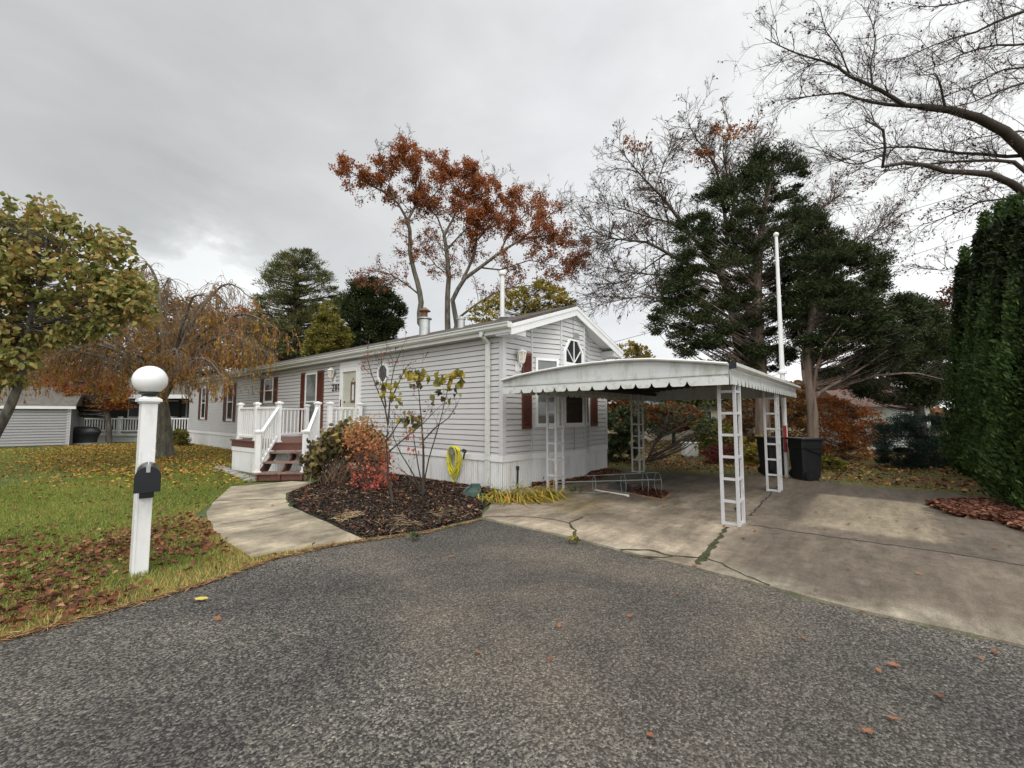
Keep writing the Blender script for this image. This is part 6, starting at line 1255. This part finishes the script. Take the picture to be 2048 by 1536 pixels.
def sapling(label, base_uv, stems, clusters, extra_twigs, nt=3.5):
    b = bedpt(*base_uv); D = depth(b); t = thing('sapling', label, 'sapling', b, None); L = []
    for k, st in enumerate(stems):
        r0 = .026 if k == 0 else .014; p_, r_ = limb(st, (D, D + random.uniform(-.25, .25)), r0, .005, 10, .03)
        if k == 0: p_[0][2] = .03
        L.append((p_, r_))
    tubes_mesh('stems', path_groups(L, 7), MT['bark_dark'], t)
    g, p1, p2, p3 = twigs_from(L, nt, (.2, .4), 3, (.3, .6), 0, f0=.35, L1=(.15, .55), rmin=.0028, r1max=.005, updir=(0, 0, .5), segs=(5, 4, 3)); tubes_mesh('twigs', g, MT['twig'], t)
    for (u, v, su, sv, n, mat, size) in clusters:
        n = int(n * 1.35); c = np.array([pd(u + rng.normal() * su, v + rng.normal() * sv, D + rng.normal() * .12) for _ in range(n)]); dd = rng.normal(size=c.shape) * .5 + np.array((0, 0, -.6))
        o = leafmesh('leaves', c, size * 1.22 * (.7 + .6 * rng.random(n)), MT[mat], t, aspect=.7, D=dd, fold=.25, full=True)
    e = along(p2, extra_twigs, .5); props(leafmesh('buds', e, .02 + .02 * rng.random(len(e)), MT['l_sparse'], t, aspect=.6), kind='stuff')
    return t
sapling('thin forked sapling with tiny red leaves at its tips, by the coral bush', (785, 1008), [[(786, 1010), (783, 985), (776, 960), (775, 920), (773, 885), (776, 850)], [(776, 850), (770, 815), (755, 780), (742, 745), (733, 710)], [(776, 850), (780, 800), (783, 760), (790, 730), (803, 700)], [(772, 815), (766, 770), (763, 725), (762, 700)], [(776, 905), (805, 880), (845, 848), (872, 820)], [(775, 880), (795, 850), (803, 835)], [(780, 960), (768, 945), (745, 935)], [(782, 800), (800, 760), (812, 735)]],
        [(732, 735, 6, 8, 10, 'l_red', .027), (737, 712, 5, 6, 8, 'l_red', .027), (763, 710, 5, 4, 7, 'l_red', .027), (790, 726, 5, 4, 8, 'l_red', .027), (772, 775, 12, 7, 12, 'l_twoil', .10), (790, 795, 8, 8, 8, 'l_twoil', .09), (806, 842, 8, 5, 6, 'l_twoil', .09), (822, 868, 10, 8, 10, 'l_coral', .05), (828, 902, 6, 6, 7, 'l_coral', .05), (845, 835, 10, 8, 5, 'l_sparse', .05)], 160)
sapling('tall sapling of several bare stems topped with limp yellow and olive leaves', (845, 992), [[(846, 994), (847, 960), (847, 900), (843, 840), (838, 790), (836, 752)], [(848, 965), (858, 915), (873, 868), (886, 820), (895, 780), (899, 757)], [(846, 985), (822, 940), (800, 905), (786, 872), (784, 840)], [(846, 980), (836, 930), (828, 880), (824, 842)], [(848, 880), (870, 855), (895, 838), (915, 810)], [(846, 985), (815, 950), (797, 935)]],
        [(822, 752, 10, 6, 11, 'l_twoil', .13), (848, 752, 7, 5, 9, 'l_twoil', .12), (828, 770, 8, 6, 6, 'l_hyd', .10), (900, 750, 12, 5, 11, 'l_yel', .12), (918, 768, 8, 5, 6, 'l_yel', .11), (878, 765, 10, 5, 7, 'l_twoil', .12), (880, 792, 9, 10, 7, 'l_hyd', .11), (912, 785, 5, 7, 4, 'l_twoil', .10), (818, 838, 10, 7, 8, 'l_hyd', .11), (836, 850, 8, 7, 6, 'l_twoil', .10), (899, 765, 4, 12, 4, 'l_yel', .1)], 160)
# fading strap leaves by the house corner
def ribbons(n, basef, dirf, Lf, w):
    V, F, k = [], [], 7
    for i in range(n):
        p = basef(); d = dirf(); L = Lf(); d = d / np.linalg.norm(d); sd = np.cross(d, (0, 0, 1)); sd = sd / (np.linalg.norm(sd) + 1e-6); o = len(V); droop = .2 + .16 * random.random()
        for j in range(k):
            ww = w * (1 - (j / (k - 1)) ** 2) * .5 + .001; V += [p + sd * ww, p - sd * ww]; p = p + d * L / (k - 1); d = d + np.array((0, 0, -droop * 2)); d /= np.linalg.norm(d)
            if p[2] < .035: p[2] = .035 + .02 * random.random(); d[2] = abs(d[2]) * .02
        F += [(o + 2 * j, o + 2 * j + 2, o + 2 * j + 3, o + 2 * j + 1) for j in range(k - 1)]
    return np.array(V), np.array(F), k - 1
ctr = [gz(u, v, 0) for u, v in ((975, 1000), (1000, 1000), (1030, 1000), (1060, 998), (1090, 995))]
for (i0, i1, n, lab) in ((0, 2, 130, 'clump of yellowing strap leaves flopping over the edge of the mulch by the splash tray'), (2, 5, 300, 'spreading clump of yellow strap leaves in front of the house corner')):
    t = props(None or thing('daylily', lab, 'plant', ctr[i0]))
    V, F, k = ribbons(n, lambda: ctr[random.randrange(i0, i1)] + np.array((rng.normal() * .12, rng.normal() * .12, .03)), lambda: np.array((-.1 + rng.normal() * .55, -.65 + rng.normal() * .5, .42 + .5 * random.random())), lambda: random.uniform(.35, .85), .024)
    mesh_np('leaves', V, F, 4, MT['lily'], t, rnd=np.repeat(rng.random(n), k))
    st = MB()
    for _ in range(9):
        p = ctr[random.randrange(i0, i1)]; q = p + np.array((rng.normal() * .5, -.3 + rng.normal() * .35, .12 + .2 * random.random())); st.tube([p + np.array((0, 0, .05)), (p + q) / 2 + np.array((0, 0, .1)), q], .004, 4)
    st.build('dry_stalks', MT['twig_pale'], t)
for (u, v, n, sp, mat, lab) in ((1150, 983, 46, .13, 'l_green', 'green weed tuft at the foot of the front left lattice post'), (1092, 985, 34, .12, 'l_green', 'small green weed against the skirting of the bay'), (1148, 1080, 26, .05, 'l_yg', 'tiny weed growing in the driveway crack'), (583, 1010, 18, .05, 'l_green', 'tiny weed at the bend between path and mulch'), (828, 1072, 26, .07, 'l_green', 'low weed where the mulch meets the asphalt'), (920, 958, 34, .12, 'l_hyd', 'withered weed under the yellow hose'), (1476, 1020, 12, .04, 'l_green', 'tiny weed inside the front lattice post')):
    p = gz(u, v, .05); P = p + rng.normal(size=(n, 3)) * np.array((sp * .6, sp * .6, sp * .5)); P[:, 2] = np.abs(P[:, 2] - .03) + .04
    props(leafmesh('weed', P, .05 + .03 * rng.random(n), MT[mat], aspect=.5, D=rng.normal(size=P.shape) + np.array((0, 0, .6))), lab, 'weed')
g = gz(360, 893, 0); trunk_r = (.03, .01)
shrub('low_shrub', 'round low green shrub by the far corner of the long house', [(347, 885), (346, 865), (360, 858), (373, 866), (374, 888)], depth(g), 40, .18, 60, .1, 'l_yg', base=(360, 893))
# debris of leaves along the bay skirting
xx = rng.uniform(.9, 4.35, 1300); yb = np.interp(xx, [.96, 1.69, 2.71, 3.44], [0, -.30, -.30, 0]); q6 = np.c_[xx, yb - .04 - np.abs(rng.normal(size=1300)) * .17 * (.4 + xx / 4)]
litter('leaf_drift_by_skirting', q6, .03 + .05 * rng.random(len(q6)), .07, MT['l_litter'], rnd=rng.random(len(q6)) * .6)
